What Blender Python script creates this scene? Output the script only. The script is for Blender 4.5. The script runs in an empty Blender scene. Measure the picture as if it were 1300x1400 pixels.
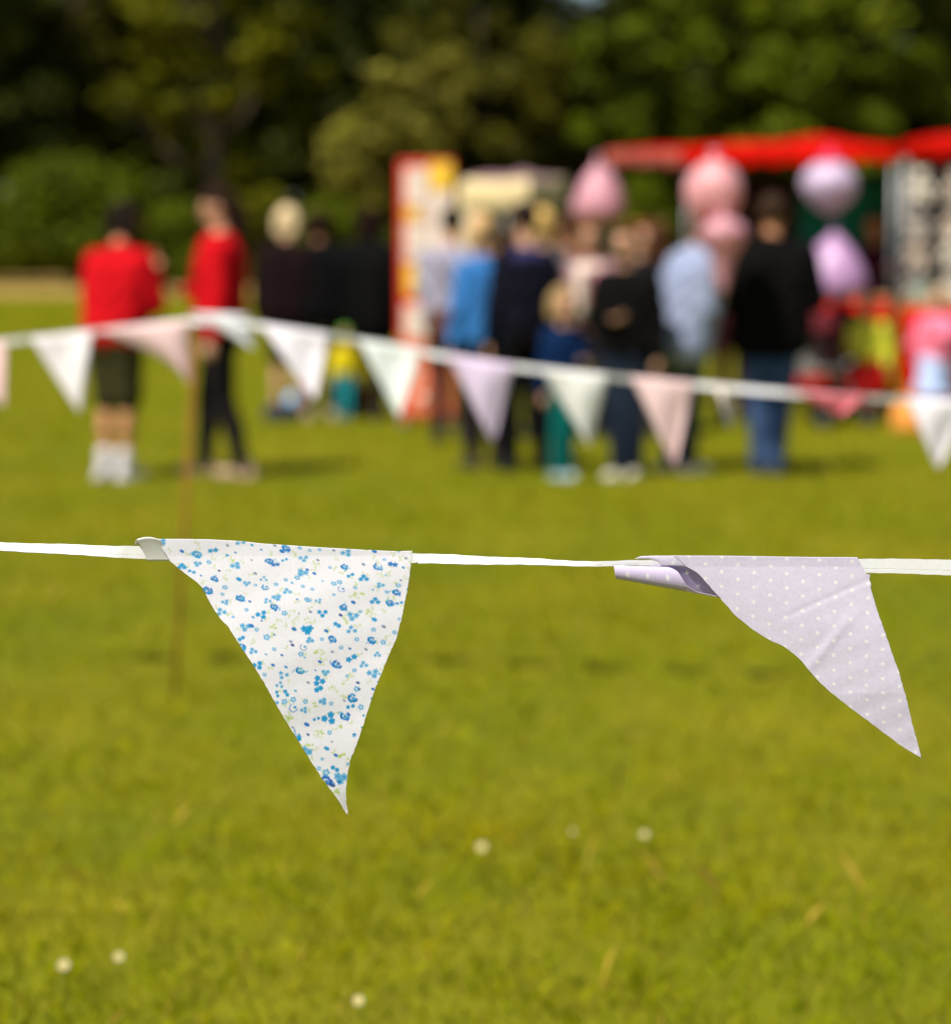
import bpy, bmesh, math, random
import numpy as np
from mathutils import Vector, Matrix, Quaternion, noise as mnoise

random.seed(7)
RNG = np.random.default_rng(7)
S = bpy.context.scene
COL = S.collection
R = math.radians

# ------------------------------------------------------------------ camera
FPX = 3000.0                       # focal length in pixels of the 1300 x 1400 photograph
CAM_H = 1.36
TH = math.atan(360.0 / FPX)
cam_d = bpy.data.cameras.new('camera')
cam = bpy.data.objects.new('camera', cam_d)
COL.objects.link(cam)
cam.location = (0, 0, CAM_H)
cam.rotation_euler = (math.pi / 2 - TH, 0, 0)
cam_d.sensor_fit = 'HORIZONTAL'
cam_d.sensor_width = 36.0
cam_d.lens = 36.0 * FPX / 1300.0
cam_d.clip_start = 0.05
cam_d.clip_end = 2000
cam_d.dof.use_dof = True
cam_d.dof.focus_distance = 2.31
cam_d.dof.aperture_fstop = 2.85
S.camera = cam

# ------------------------------------------------------------------ light
SUN_EL, SUN_AZ = 57.0, 220.0       # degrees; azimuth clockwise from +Y (behind the camera, to the left)
W = bpy.data.worlds.new('World'); S.world = W; W.use_nodes = True
wn = W.node_tree.nodes; wl = W.node_tree.links
wn.clear()
wo = wn.new('ShaderNodeOutputWorld'); wb = wn.new('ShaderNodeBackground'); sk = wn.new('ShaderNodeTexSky')
sk.sky_type = 'NISHITA'; sk.sun_disc = False
sk.sun_elevation = R(SUN_EL); sk.sun_rotation = R(SUN_AZ)
sk.dust_density = 2.0
wb.inputs['Strength'].default_value = 0.075
wl.new(sk.outputs[0], wb.inputs[0]); wl.new(wb.outputs[0], wo.inputs[0])
sd = bpy.data.lights.new('sun', 'SUN'); sun = bpy.data.objects.new('sun', sd); COL.objects.link(sun)
sd.energy = 4.7; sd.angle = R(0.53); sd.color = (1.0, 0.94, 0.84)
az = R(SUN_AZ); el = R(SUN_EL)
sdir = Vector((math.sin(az) * math.cos(el), math.cos(az) * math.cos(el), math.sin(el)))   # towards the sun
sun.rotation_euler = sdir.to_track_quat('Z', 'Y').to_euler()
sun.location = sdir * 50

S.render.engine = 'CYCLES'
S.cycles.use_denoising = True
S.cycles.max_bounces = 6
S.cycles.transparent_max_bounces = 6
S.view_settings.view_transform = 'Standard'
S.view_settings.look = 'None'
S.view_settings.exposure = 0.60
S.view_settings.gamma = 1.0
S.view_settings.use_curve_mapping = False

# ------------------------------------------------------------------ helpers
def ray(px, py):
    a = (px - 650.0) / FPX; b = -(py - 700.0) / FPX
    return Vector((a, math.cos(TH) + b * math.sin(TH), -math.sin(TH) + b * math.cos(TH)))
def at(px, py, Y):
    r = ray(px, py); t = Y / r.y
    return Vector((r.x * t, Y, CAM_H + r.z * t))
def ground(px, py):
    r = ray(px, py); t = -CAM_H / r.z
    return Vector((r.x * t, r.y * t, 0))

def tag(o, label=None, cat=None, group=None, kind=None):
    if label: o['label'] = label
    if cat: o['category'] = cat
    if group: o['group'] = group
    if kind: o['kind'] = kind
    return o
def empty(name, loc, label, cat, group=None, rz=0.0):
    o = bpy.data.objects.new(name, None); COL.objects.link(o)
    o.empty_display_size = 0.1
    o.location = loc; o.rotation_euler = (0, 0, rz)
    tag(o, label, cat, group)
    return o
def link(name, me, mats, parent=None, smooth=True):
    o = bpy.data.objects.new(name, me); COL.objects.link(o)
    if not isinstance(mats, (list, tuple)): mats = [mats]
    if len(me.materials) == 0:
        for m in mats: me.materials.append(m)
    if smooth and len(me.polygons):
        me.polygons.foreach_set('use_smooth', [True] * len(me.polygons))
    if parent is not None: o.parent = parent
    return o
def bm_mesh(name, bm):
    me = bpy.data.meshes.new(name); bmesh.ops.recalc_face_normals(bm, faces=bm.faces[:]); bm.to_mesh(me); bm.free(); return me
def np_mesh(name, co, faces, k, col=None):
    """co (n,3); faces (m,k) index array; col (n,3) colour attribute"""
    me = bpy.data.meshes.new(name)
    n, m = len(co), len(faces)
    me.vertices.add(n); me.vertices.foreach_set('co', np.asarray(co, dtype=np.float32).ravel())
    me.loops.add(m * k); me.loops.foreach_set('vertex_index', np.asarray(faces, dtype=np.int32).ravel())
    me.polygons.add(m); me.polygons.foreach_set('loop_start', np.arange(0, m * k, k, dtype=np.int32))
    me.update(calc_edges=True)
    if col is not None:
        a = me.color_attributes.new('print', 'FLOAT_COLOR', 'POINT')
        c4 = np.ones((n, 4), dtype=np.float32); c4[:, :3] = col
        a.data.foreach_set('color', c4.ravel())
    return me

def mat(name, color, rough=0.8, nscale=6.0, namp=0.15, bump=0.0, bscale=60.0, transl=0.0, spec=0.3, sheen=0.0, attr=False, metallic=0.0):
    m = bpy.data.materials.new(name); m.use_nodes = True
    nt = m.node_tree; N = nt.nodes; L = nt.links
    b = N['Principled BSDF']; out = N['Material Output']
    b.inputs['Roughness'].default_value = rough
    b.inputs['Specular IOR Level'].default_value = spec
    b.inputs['Metallic'].default_value = metallic
    if sheen: b.inputs['Sheen Weight'].default_value = sheen
    tc = N.new('ShaderNodeTexCoord')
    if attr:
        at_ = N.new('ShaderNodeAttribute'); at_.attribute_name = 'print'; src = at_.outputs['Color']
    else:
        rgb = N.new('ShaderNodeRGB'); rgb.outputs[0].default_value = (*color, 1); src = rgb.outputs[0]
    if namp > 0:
        nz = N.new('ShaderNodeTexNoise'); nz.inputs['Scale'].default_value = nscale; nz.inputs['Detail'].default_value = 5
        L.new(tc.outputs['Object'], nz.inputs['Vector'])
        mr = N.new('ShaderNodeMapRange'); mr.inputs[1].default_value = 0.3; mr.inputs[2].default_value = 0.7
        mr.inputs[3].default_value = 1 - namp; mr.inputs[4].default_value = 1 + namp
        L.new(nz.outputs['Fac'], mr.inputs[0])
        vm = N.new('ShaderNodeVectorMath'); vm.operation = 'SCALE'
        L.new(src, vm.inputs[0]); L.new(mr.outputs[0], vm.inputs['Scale']); src = vm.outputs[0]
    L.new(src, b.inputs['Base Color'])
    if bump > 0:
        n2 = N.new('ShaderNodeTexNoise'); n2.inputs['Scale'].default_value = bscale; n2.inputs['Detail'].default_value = 6
        L.new(tc.outputs['Object'], n2.inputs['Vector'])
        bp = N.new('ShaderNodeBump'); bp.inputs['Strength'].default_value = bump; bp.inputs['Distance'].default_value = 0.01
        L.new(n2.outputs['Fac'], bp.inputs['Height']); L.new(bp.outputs[0], b.inputs['Normal'])
    if transl > 0:
        tr = N.new('ShaderNodeBsdfTranslucent'); L.new(src, tr.inputs['Color'])
        mx = N.new('ShaderNodeMixShader'); mx.inputs[0].default_value = transl
        L.new(b.outputs[0], mx.inputs[1]); L.new(tr.outputs[0], mx.inputs[2]); L.new(mx.outputs[0], out.inputs['Surface'])
    return m

def weave_mat(name, color=None, transl=0.3, scale=1900.0, var=0.03):
    """woven cotton: colour from the print attribute or plain, thread bump"""
    m = mat(name, color or (1, 1, 1), rough=0.85, nscale=300.0, namp=var, transl=transl, spec=0.15, attr=color is None)
    nt = m.node_tree; N = nt.nodes; L = nt.links; b = N['Principled BSDF']
    tc = [n for n in N if n.type == 'TEX_COORD'][0]
    w1 = N.new('ShaderNodeTexWave'); w1.bands_direction = 'X'; w1.inputs['Scale'].default_value = scale / 6.28
    w2 = N.new('ShaderNodeTexWave'); w2.bands_direction = 'Z'; w2.inputs['Scale'].default_value = scale / 6.28
    for w in (w1, w2):
        w.inputs['Distortion'].default_value = 1.5; w.inputs['Detail'].default_value = 2; w.inputs['Detail Scale'].default_value = 0.4
        L.new(tc.outputs['Object'], w.inputs['Vector'])
    ad = N.new('ShaderNodeMath'); ad.operation = 'ADD'
    L.new(w1.outputs['Fac'], ad.inputs[0]); L.new(w2.outputs['Fac'], ad.inputs[1])
    nz = N.new('ShaderNodeTexNoise'); nz.inputs['Scale'].default_value = 120; nz.inputs['Detail'].default_value = 4
    L.new(tc.outputs['Object'], nz.inputs['Vector'])
    a2 = N.new('ShaderNodeMath'); a2.operation = 'MULTIPLY_ADD'; a2.inputs[1].default_value = 2.0
    L.new(nz.outputs['Fac'], a2.inputs[0]); L.new(ad.outputs[0], a2.inputs[2])
    bp = N.new('ShaderNodeBump'); bp.inputs['Strength'].default_value = 0.3; bp.inputs['Distance'].default_value = 0.0004
    L.new(a2.outputs[0], bp.inputs['Height']); L.new(bp.outputs[0], b.inputs['Normal'])
    return m

def add_box(bm, x0, x1, y0, y1, z0, z1, bev=0.0):
    vs = [bm.verts.new(p) for p in ((x0,y0,z0),(x1,y0,z0),(x1,y1,z0),(x0,y1,z0),(x0,y0,z1),(x1,y0,z1),(x1,y1,z1),(x0,y1,z1))]
    fs = [bm.faces.new([vs[i] for i in f]) for f in ((0,3,2,1),(4,5,6,7),(0,1,5,4),(1,2,6,5),(2,3,7,6),(3,0,4,7))]
    if bev > 0:
        es = list({e for f in fs for e in f.edges})
        bmesh.ops.bevel(bm, geom=es, offset=bev, segments=2, affect='EDGES', profile=0.5)
def box_obj(name, b, m, parent=None, bev=0.008):
    bm = bmesh.new(); add_box(bm, *b, bev=bev)
    return link(name, bm_mesh(name, bm), m, parent, smooth=False)
def add_tube(bm, pts, rads, seg=8, cap=True):
    pts = [Vector(p) for p in pts]
    if not isinstance(rads, (list, tuple)): rads = [rads] * len(pts)
    rings = []
    prev = None
    for i, p in enumerate(pts):
        d = (pts[min(i+1, len(pts)-1)] - pts[max(i-1, 0)])
        if d.length < 1e-9: d = Vector((0,0,1))
        d.normalize()
        a = prev if prev is not None else (Vector((1,0,0)) if abs(d.x) < 0.8 else Vector((0,1,0)))
        u = (a - d * a.dot(d)).normalized(); v = d.cross(u); prev = u
        rings.append([bm.verts.new(p + (u*math.cos(t) + v*math.sin(t)) * rads[i]) for t in [2*math.pi*k/seg for k in range(seg)]])
    for i in range(len(rings)-1):
        for k in range(seg):
            bm.faces.new([rings[i][k], rings[i][(k+1)%seg], rings[i+1][(k+1)%seg], rings[i+1][k]])
    if cap:
        bm.faces.new(rings[0][::-1]); bm.faces.new(rings[-1])
def tube_obj(name, pts, rads, m, parent=None, seg=8):
    bm = bmesh.new(); add_tube(bm, pts, rads, seg)
    return link(name, bm_mesh(name, bm), m, parent)
def add_lathe(bm, prof, seg=20, c=(0,0,0), wob=None):
    c = Vector(c); rings = []
    for (r, z) in prof:
        ring = []
        for k in range(seg):
            t = 2*math.pi*k/seg
            rr = r * (1 + (wob(t, z) if wob else 0))
            ring.append(bm.verts.new(c + Vector((rr*math.cos(t), rr*math.sin(t), z))))
        rings.append(ring)
    for i in range(len(rings)-1):
        for k in range(seg):
            bm.faces.new([rings[i][k], rings[i][(k+1)%seg], rings[i+1][(k+1)%seg], rings[i+1][k]])
    bm.faces.new(rings[0][::-1]); bm.faces.new(rings[-1])

# ------------------------------------------------------------------ the ground
def vnoise(x, y, s, seed=0.0):
    """cheap smooth value noise on arrays, about -1..1"""
    r = np.zeros_like(x); g = np.random.default_rng(int(seed*10)+3)
    amp = 1.0; tot = 0
    tab = g.random((256, 256))
    f = 1.0 / s
    for o in range(4):
        X = x*f + 37.1*o; Y = y*f + 11.7*o
        xi = np.floor(X).astype(int); yi = np.floor(Y).astype(int)
        fx = X-xi; fy = Y-yi; fx = fx*fx*(3-2*fx); fy = fy*fy*(3-2*fy)
        v = (tab[xi%256, yi%256]*(1-fx)*(1-fy) + tab[(xi+1)%256, yi%256]*fx*(1-fy)
             + tab[xi%256, (yi+1)%256]*(1-fx)*fy + tab[(xi+1)%256, (yi+1)%256]*fx*fy)
        r += amp*(v*2-1); tot += amp; amp *= 0.55; f *= 2.1
    return r / tot * 1.6

def ground_h(x, y):
    return 0.012 * vnoise(x, y, 1.3, 1)

def ground_mat():
    m = bpy.data.materials.new('turf'); m.use_nodes = True
    nt = m.node_tree; N = nt.nodes; L = nt.links; b = N['Principled BSDF']
    b.inputs['Roughness'].default_value = 0.9; b.inputs['Specular IOR Level'].default_value = 0.1
    tc = N.new('ShaderNodeTexCoord')
    n1 = N.new('ShaderNodeTexNoise'); n1.inputs['Scale'].default_value = 0.9; n1.inputs['Detail'].default_value = 8
    n2 = N.new('ShaderNodeTexNoise'); n2.inputs['Scale'].default_value = 9; n2.inputs['Detail'].default_value = 8
    for n in (n1, n2): L.new(tc.outputs['Object'], n.inputs['Vector'])
    r1 = N.new('ShaderNodeValToRGB'); r1.color_ramp.elements[0].position = 0.3; r1.color_ramp.elements[1].position = 0.7
    r1.color_ramp.elements[0].color = (0.12, 0.14, 0.003, 1); r1.color_ramp.elements[1].color = (0.20, 0.18, 0.006, 1)
    L.new(n1.outputs['Fac'], r1.inputs[0])
    r2 = N.new('ShaderNodeValToRGB'); r2.color_ramp.elements[0].position = 0.3; r2.color_ramp.elements[1].position = 0.7
    r2.color_ramp.elements[0].color = (0.75, 0.75, 0.75, 1); r2.color_ramp.elements[1].color = (1.15, 1.15, 1.1, 1)
    L.new(n2.outputs['Fac'], r2.inputs[0])
    mx = N.new('ShaderNodeMix'); mx.data_type = 'RGBA'; mx.blend_type = 'MULTIPLY'; mx.inputs[0].default_value = 1
    L.new(r1.outputs[0], mx.inputs[6]); L.new(r2.outputs[0], mx.inputs[7])
    # a dry, straw coloured strip of longer grass along the foot of the trees
    sp = N.new('ShaderNodeSeparateXYZ'); L.new(tc.outputs['Object'], sp.inputs[0])
    nn = N.new('ShaderNodeTexNoise'); nn.inputs['Scale'].default_value = 0.15; L.new(tc.outputs['Object'], nn.inputs['Vector'])
    ma = N.new('ShaderNodeMath'); ma.operation = 'MULTIPLY_ADD'; ma.inputs[1].default_value = 12.0
    L.new(nn.outputs['Fac'], ma.inputs[0]); L.new(sp.outputs['Y'], ma.inputs[2])
    mr = N.new('ShaderNodeMapRange'); mr.inputs[1].default_value = 60; mr.inputs[2].default_value = 70
    L.new(ma.outputs[0], mr.inputs[0])
    m2 = N.new('ShaderNodeMix'); m2.data_type = 'RGBA'; L.new(mr.outputs[0], m2.inputs[0])
    L.new(mx.outputs[2], m2.inputs[6]); m2.inputs[7].default_value = (0.30, 0.20, 0.055, 1)
    L.new(m2.outputs[2], b.inputs['Base Color'])
    n3 = N.new('ShaderNodeTexNoise'); n3.inputs['Scale'].default_value = 60; n3.inputs['Detail'].default_value = 6
    L.new(tc.outputs['Object'], n3.inputs['Vector'])
    bp = N.new('ShaderNodeBump'); bp.inputs['Strength'].default_value = 0.8; bp.inputs['Distance'].default_value = 0.03
    L.new(n3.outputs['Fac'], bp.inputs['Height']); L.new(bp.outputs[0], b.inputs['Normal'])
    return m

def build_ground():
    xs = np.concatenate([np.linspace(-400, -14, 12), np.linspace(-12, 12, 97), np.linspace(14, 400, 12)])
    ys = np.concatenate([np.linspace(-60, -1, 6), np.linspace(0, 26, 105), np.linspace(28, 700, 24)])
    X, Y = np.meshgrid(xs, ys)
    Z = ground_h(X, Y) * np.clip((40 - np.abs(Y)) / 20, 0, 1) * (np.abs(X) < 12.5)
    co = np.stack([X.ravel(), Y.ravel(), Z.ravel()], 1)
    nx, ny = len(xs), len(ys)
    i = np.arange((ny-1)*(nx-1)); r = i // (nx-1); c = i % (nx-1); a = r*nx + c
    f = np.stack([a, a+1, a+nx+1, a+nx], 1)
    o = link('ground', np_mesh('ground', co, f, 4), ground_mat())
    tag(o, 'mown playing field grass stretching back to the trees', kind='structure')
build_ground()

def blade_mat():
    m = bpy.data.materials.new('grass_blade'); m.use_nodes = True
    nt = m.node_tree; N = nt.nodes; L = nt.links; b = N['Principled BSDF']; out = N['Material Output']
    a = N.new('ShaderNodeAttribute'); a.attribute_name = 'print'
    L.new(a.outputs['Color'], b.inputs['Base Color']); b.inputs['Roughness'].default_value = 0.55
    b.inputs['Specular IOR Level'].default_value = 0.05
    tr = N.new('ShaderNodeBsdfTranslucent'); L.new(a.outputs['Color'], tr.inputs['Color'])
    mx = N.new('ShaderNodeMixShader'); mx.inputs[0].default_value = 0.35
    L.new(b.outputs[0], mx.inputs[1]); L.new(tr.outputs[0], mx.inputs[2]); L.new(mx.outputs[0], out.inputs['Surface'])
    return m
BLADE = blade_mat()

def build_grass():
    n0 = 2400
    pos = []
    edges = np.concatenate([np.arange(3.2, 12, 0.4), np.arange(12, 66, 2.0)])
    for y0, y1 in zip(edges[:-1], edges[1:]):
        ym = (y0+y1)/2; hw = 0.225*ym + (1.5 if ym < 12 else 2.0)
        dens = n0 * min(1.0, 4.0/ym)**1.15
        n = int(dens * (y1-y0) * 2*hw)
        pos.append(np.stack([RNG.uniform(-hw, hw, n), RNG.uniform(y0, y1, n)], 1))
    P = np.concatenate(pos); n = len(P); x, y = P[:, 0], P[:, 1]
    tuft = vnoise(x, y, 0.28, 4); big = vnoise(x, y, 1.6, 5); hue = vnoise(x, y, 0.55, 6); hue2 = vnoise(x, y, 0.12, 8)
    h = (0.031 + 0.010*tuft + 0.006*big + RNG.uniform(-0.012, 0.016, n)); h = np.clip(h, 0.012, 0.1)
    w = 0.0034 * np.sqrt(np.maximum(y, 4)/4) * RNG.uniform(0.7, 1.5, n)
    w *= np.maximum(1, y/10)**0.45
    stalk = RNG.random(n) < 0.006
    h = np.where(stalk, h*RNG.uniform(1.5, 2.6, n), h)
    ang = RNG.uniform(0, 2*np.pi, n); lean = RNG.uniform(0.1, 1.0, n)*h; la = RNG.uniform(0, 2*np.pi, n)
    dx, dy = np.cos(ang)*w/2, np.sin(ang)*w/2
    lx, ly = np.cos(la)*lean, np.sin(la)*lean
    z = ground_h(x, y) * np.clip((40-y)/20, 0, 1) - 0.004
    v0 = np.stack([x-dx, y-dy, z], 1); v1 = np.stack([x+dx, y+dy, z], 1)
    v2 = np.stack([x+lx*.4+dx*.8, y+ly*.4+dy*.8, z+h*.62], 1)
    v3 = np.stack([x+lx, y+ly, z+h], 1)
    co = np.stack([v0, v1, v2, v3], 1).reshape(-1, 3)
    f = np.arange(n*4).reshape(n, 4)
    green = np.array([0.198, 0.262, 0.001]); yel = np.array([0.330, 0.286, 0.002]); straw = np.array([0.46, 0.32, 0.045]); dk = np.array([0.12, 0.145, 0.004])
    t = np.clip(0.48 + 0.42*hue + 0.22*hue2 + RNG.normal(0, 0.16, n), 0, 1)[:, None]
    c = green*(1-t) + yel*t
    d = np.clip(-0.3 - tuft*0.7 , 0, 0.5)[:, None]; c = c*(1-d) + dk*d
    s = (RNG.random(n) < 0.022 + 0.05*np.clip(hue, 0, 1))[:, None] | stalk[:, None]
    c = np.where(s, straw*RNG.uniform(0.7, 1.1, (n, 1)), c)
    c = c * RNG.uniform(0.8, 1.2, (n, 1))
    col = np.repeat(c, 4, axis=0)
    o = link('grass', np_mesh('grass', co, f, 4, col), BLADE, smooth=False)
    tag(o, 'short green and yellow grass blades of the field', 'grass', kind='stuff')
build_grass()

# ------------------------------------------------------------------ trees
def leaf_mat(name, c0, c1, transl=0.3):
    m = bpy.data.materials.new(name); m.use_nodes = True
    nt = m.node_tree; N = nt.nodes; L = nt.links; b = N['Principled BSDF']; out = N['Material Output']
    g = N.new('ShaderNodeNewGeometry')
    cr = N.new('ShaderNodeValToRGB'); cr.color_ramp.elements[0].color = (*c0, 1); cr.color_ramp.elements[1].color = (*c1, 1)
    L.new(g.outputs['Random Per Island'], cr.inputs[0])
    tc = N.new('ShaderNodeTexCoord'); nz = N.new('ShaderNodeTexNoise'); nz.inputs['Scale'].default_value = 0.7; nz.inputs['Detail'].default_value = 3
    L.new(tc.outputs['Object'], nz.inputs['Vector'])
    mr = N.new('ShaderNodeMapRange'); mr.inputs[1].default_value = .3; mr.inputs[2].default_value = .7; mr.inputs[3].default_value = .5; mr.inputs[4].default_value = 1.6
    L.new(nz.outputs['Fac'], mr.inputs[0])
    vm = N.new('ShaderNodeVectorMath'); vm.operation = 'SCALE'; L.new(cr.outputs[0], vm.inputs[0]); L.new(mr.outputs[0], vm.inputs['Scale'])
    L.new(vm.outputs[0], b.inputs['Base Color']); b.inputs['Roughness'].default_value = 0.65
    b.inputs['Specular IOR Level'].default_value = 0.12
    tr = N.new('ShaderNodeBsdfTranslucent'); L.new(vm.outputs[0], tr.inputs['Color'])
    mx = N.new('ShaderNodeMixShader'); mx.inputs[0].default_value = transl
    L.new(b.outputs[0], mx.inputs[1]); L.new(tr.outputs[0], mx.inputs[2]); L.new(mx.outputs[0], out.inputs['Surface'])
    return m
LEAF = {
    'dark': leaf_mat('leaf_dark', (0.010, 0.014, 0.0005), (0.055, 0.066, 0.002)),
    'green': leaf_mat('leaf_green', (0.026, 0.042, 0.0005), (0.145, 0.178, 0.002)),
    'olive': leaf_mat('leaf_olive', (0.022, 0.024, 0.001), (0.120, 0.112, 0.004)),
    'pale': leaf_mat('leaf_pale', (0.06, 0.060, 0.006), (0.26, 0.24, 0.03)),
    'yellow': leaf_mat('leaf_yellow', (0.014, 0.020, 0.0005), (0.19, 0.19, 0.002)),
}
BARK = mat('bark', (0.075, 0.055, 0.035), rough=0.95, nscale=5, namp=0.4, bump=0.7, bscale=14)

def leaf_cloud(centres, radii, per, size, seed):
    g = np.random.default_rng(seed)
    C = []; Nn = []
    for c, r, n in zip(centres, radii, per):
        d = g.normal(size=(n, 3)); d /= np.linalg.norm(d, axis=1)[:, None]
        rr = g.uniform(0.55, 1.08, n)[:, None] * (1 + 0.18*np.sin(d[:, :1]*5 + d[:, 2:]*7 + seed))
        C.append(np.array(c) + d*rr*np.array(r)); Nn.append(d)
    P = np.concatenate(C); D = np.concatenate(Nn); n = len(P)
    nrm = D*0.7 + g.normal(size=(n, 3))*0.6 + np.array([0, 0, 0.35]); nrm /= np.linalg.norm(nrm, axis=1)[:, None]
    a = g.normal(size=(n, 3)); u = np.cross(nrm, a); u /= np.linalg.norm(u, axis=1)[:, None]; v = np.cross(nrm, u)
    s = (size * g.uniform(0.6, 1.35, n))[:, None]
    co = np.stack([P-u*s, P-v*s*.45+nrm*s*.1, P+u*s, P+v*s*.45+nrm*s*.1], 1).reshape(-1, 3)
    return co, np.arange(n*4).reshape(n, 4)

def tree(px, Y, h, rad, kind, label, seed, name='broadleaf_tree', base=0.12, nclump=34, leaves=560, size=0.25, squash=1.0, lean=0.0, group='trees along the edge of the field'):
    g = np.random.default_rng(seed)
    x = (px-650)/FPX*Y
    root = empty(name, (x, Y, 0), label, 'tree', group)
    zc = h*(0.5 + base*0.5); hz = h*(1-base)/2
    cen = []; rads = []; per = []
    nclump = int(nclump*3.2); leaves = int(leaves*.31)
    for i in range(nclump):
        d = g.normal(size=3); d /= np.linalg.norm(d)
        q = g.uniform(0.35, 0.95)
        c = np.array([d[0]*rad*q, d[1]*rad*q*0.8, zc + d[2]*hz*q])
        c[0] += lean*(c[2]-zc)
        r = g.uniform(0.08, 0.20)*rad
        cen.append(c); rads.append((r*1.15, r*1.1, r*0.8*squash)); per.append(int(leaves*g.uniform(0.7, 1.3)))
    co, f = leaf_cloud(cen, rads, per, size, seed)
    co[:, 2] = np.maximum(co[:, 2], 0.05)
    link('crown', np_mesh('crown', co, f, 4), LEAF[kind], root, smooth=False)
    bm = bmesh.new()
    r0 = 0.025*h
    tp = [(0, 0, -0.1), (0.05*r0, 0.1, h*0.12), (0.15*g.normal()+lean*h*.1, 0.1, h*0.35), (0.3*g.normal()+lean*h*.2, 0, h*0.6), (lean*h*.35, 0.2, h*0.86)]
    add_tube(bm, tp, [r0*1.5, r0, r0*0.8, r0*0.5, r0*0.15], 9)
    order = sorted(range(nclump), key=lambda k: -rads[k][0])[:12]
    for k in order:
        c = Vector(cen[k]); z0 = max(h*0.1, min(h*0.75, c.z*0.6))
        t = z0/h; st = Vector((lean*h*t*.3, 0.05, z0))
        mid = st.lerp(c, 0.5) + Vector((0, 0, -0.04*h))
        add_tube(bm, [st, mid, c], [r0*0.45, r0*0.28, r0*0.08], 6)
    link('trunk', bm_mesh('trunk', bm), BARK, root)
    return root

tree(-60, 88, 17, 5.6, 'dark', 'dark tall tree cut by the left edge of the picture', 11, base=0.05)
tree(120, 92, 18, 5.4, 'olive', 'tall olive brown tree rising behind the round bush', 12, base=0.1, nclump=30)
tree(300, 86, 17, 4.4, 'yellow', 'tree with yellow green sunlit clumps behind the two people in red', 13, base=0.16, nclump=22, leaves=520)
tree(440, 96, 19, 5.6, 'dark', 'very dark tree in the deep gap left of the pale slanting tree', 14, base=0.02)
tree(545, 84, 9.5, 3.0, 'pale', 'pale slanting olive tree standing behind the red and white board', 15, name='willow_tree', base=0.1, nclump=24, leaves=420, lean=0.35)
tree(655, 90, 12.6, 4.6, 'olive', 'broad brownish olive tree left of the sky gap', 16, base=0.04, nclump=36)
tree(925, 88, 17, 4.4, 'green', 'tall green tree right of the sky gap', 17, base=0.04, nclump=38)
tree(1120, 85, 17, 5.4, 'green', 'wide green tree behind the middle of the red awning', 18, base=0.03, nclump=40)
tree(1330, 90, 18, 5.2, 'dark', 'dark green tree at the right edge above the red awning', 19, base=0.03)
tree(-330, 92, 16, 6, 'green', 'leafy tree beyond the left edge of the field', 20, nclump=24, leaves=200, size=0.26)
tree(1560, 92, 17, 6, 'green', 'leafy tree beyond the right edge of the field', 21, nclump=24, leaves=200, size=0.26)
tree(790, 97, 10.0, 4.2, 'dark', 'low dark tree under the gap of sky', 22, base=0.02, nclump=30)

def bush(px, Y, h, rad, kind, label, seed, n=16, leaves=330, size=0.16):
    g = np.random.default_rng(seed); x = (px-650)/FPX*Y
    root = empty('bush', (x, Y, 0), label, 'bush', 'bushes along the foot of the trees')
    cen, rads, per = [], [], []
    n = int(n*2); leaves = int(leaves*.6)
    for i in range(n):
        a = g.uniform(0, 2*np.pi); q = g.uniform(0, 0.72); z = g.uniform(0.15, 0.72)*h
        k = math.sqrt(max(0.1, 1-(z/h)**2))
        cen.append((math.cos(a)*rad*q*k, math.sin(a)*rad*0.6*q*k, z)); r = g.uniform(0.18, 0.32)*rad
        rads.append((r, r, min(r, h*0.3))); per.append(int(leaves*g.uniform(.8, 1.2)))
    co, f = leaf_cloud(cen, rads, per, size, seed); co[:, 2] = np.maximum(co[:, 2], 0.02)
    link('foliage', np_mesh('foliage', co, f, 4), LEAF[kind], root, smooth=False)
    bm = bmesh.new()
    for k in range(5):
        c = Vector(cen[k]); add_tube(bm, [(0.1*k-.2, 0, -0.05), (c.x*.4, c.y*.4, c.z*.5), c], [0.06, 0.04, 0.015], 6)
    link('stem', bm_mesh('stem', bm), BARK, root)
bush(105, 82, 5.9, 3.5, 'green', 'big rounded green bush at the left behind the person in dark shorts', 31, n=30)
bush(-40, 83, 5.0, 3.0, 'green', 'green bush at the left edge beside the big rounded one', 32)
bush(250, 83, 3.6, 2.6, 'green', 'low green bush between the two people in red', 33)
bush(355, 84, 4.4, 2.4, 'yellow', 'yellowish green bush just right of the person in the red jumper', 34)
bush(455, 83, 3.8, 2.6, 'green', 'green bush behind the people in black jackets', 35)
bush(590, 83, 4.0, 2.6, 'dark', 'dark bush behind the tall red and white board', 36)
bush(720, 83, 4.2, 2.8, 'dark', 'dark bush behind the cream stall', 37)
bush(860, 83, 4.6, 2.9, 'green', 'green bush seen under the left end of the red awning', 38)
bush(1010, 83, 4.0, 2.9, 'dark', 'dark bush behind the red awning stall', 39)
bush(1160, 84, 4.0, 3.0, 'dark', 'dark bush hidden mostly behind the teal cloth', 40)
bush(1310, 84, 4.0, 3.0, 'green', 'green bush behind the soft toy stall', 41)

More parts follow.
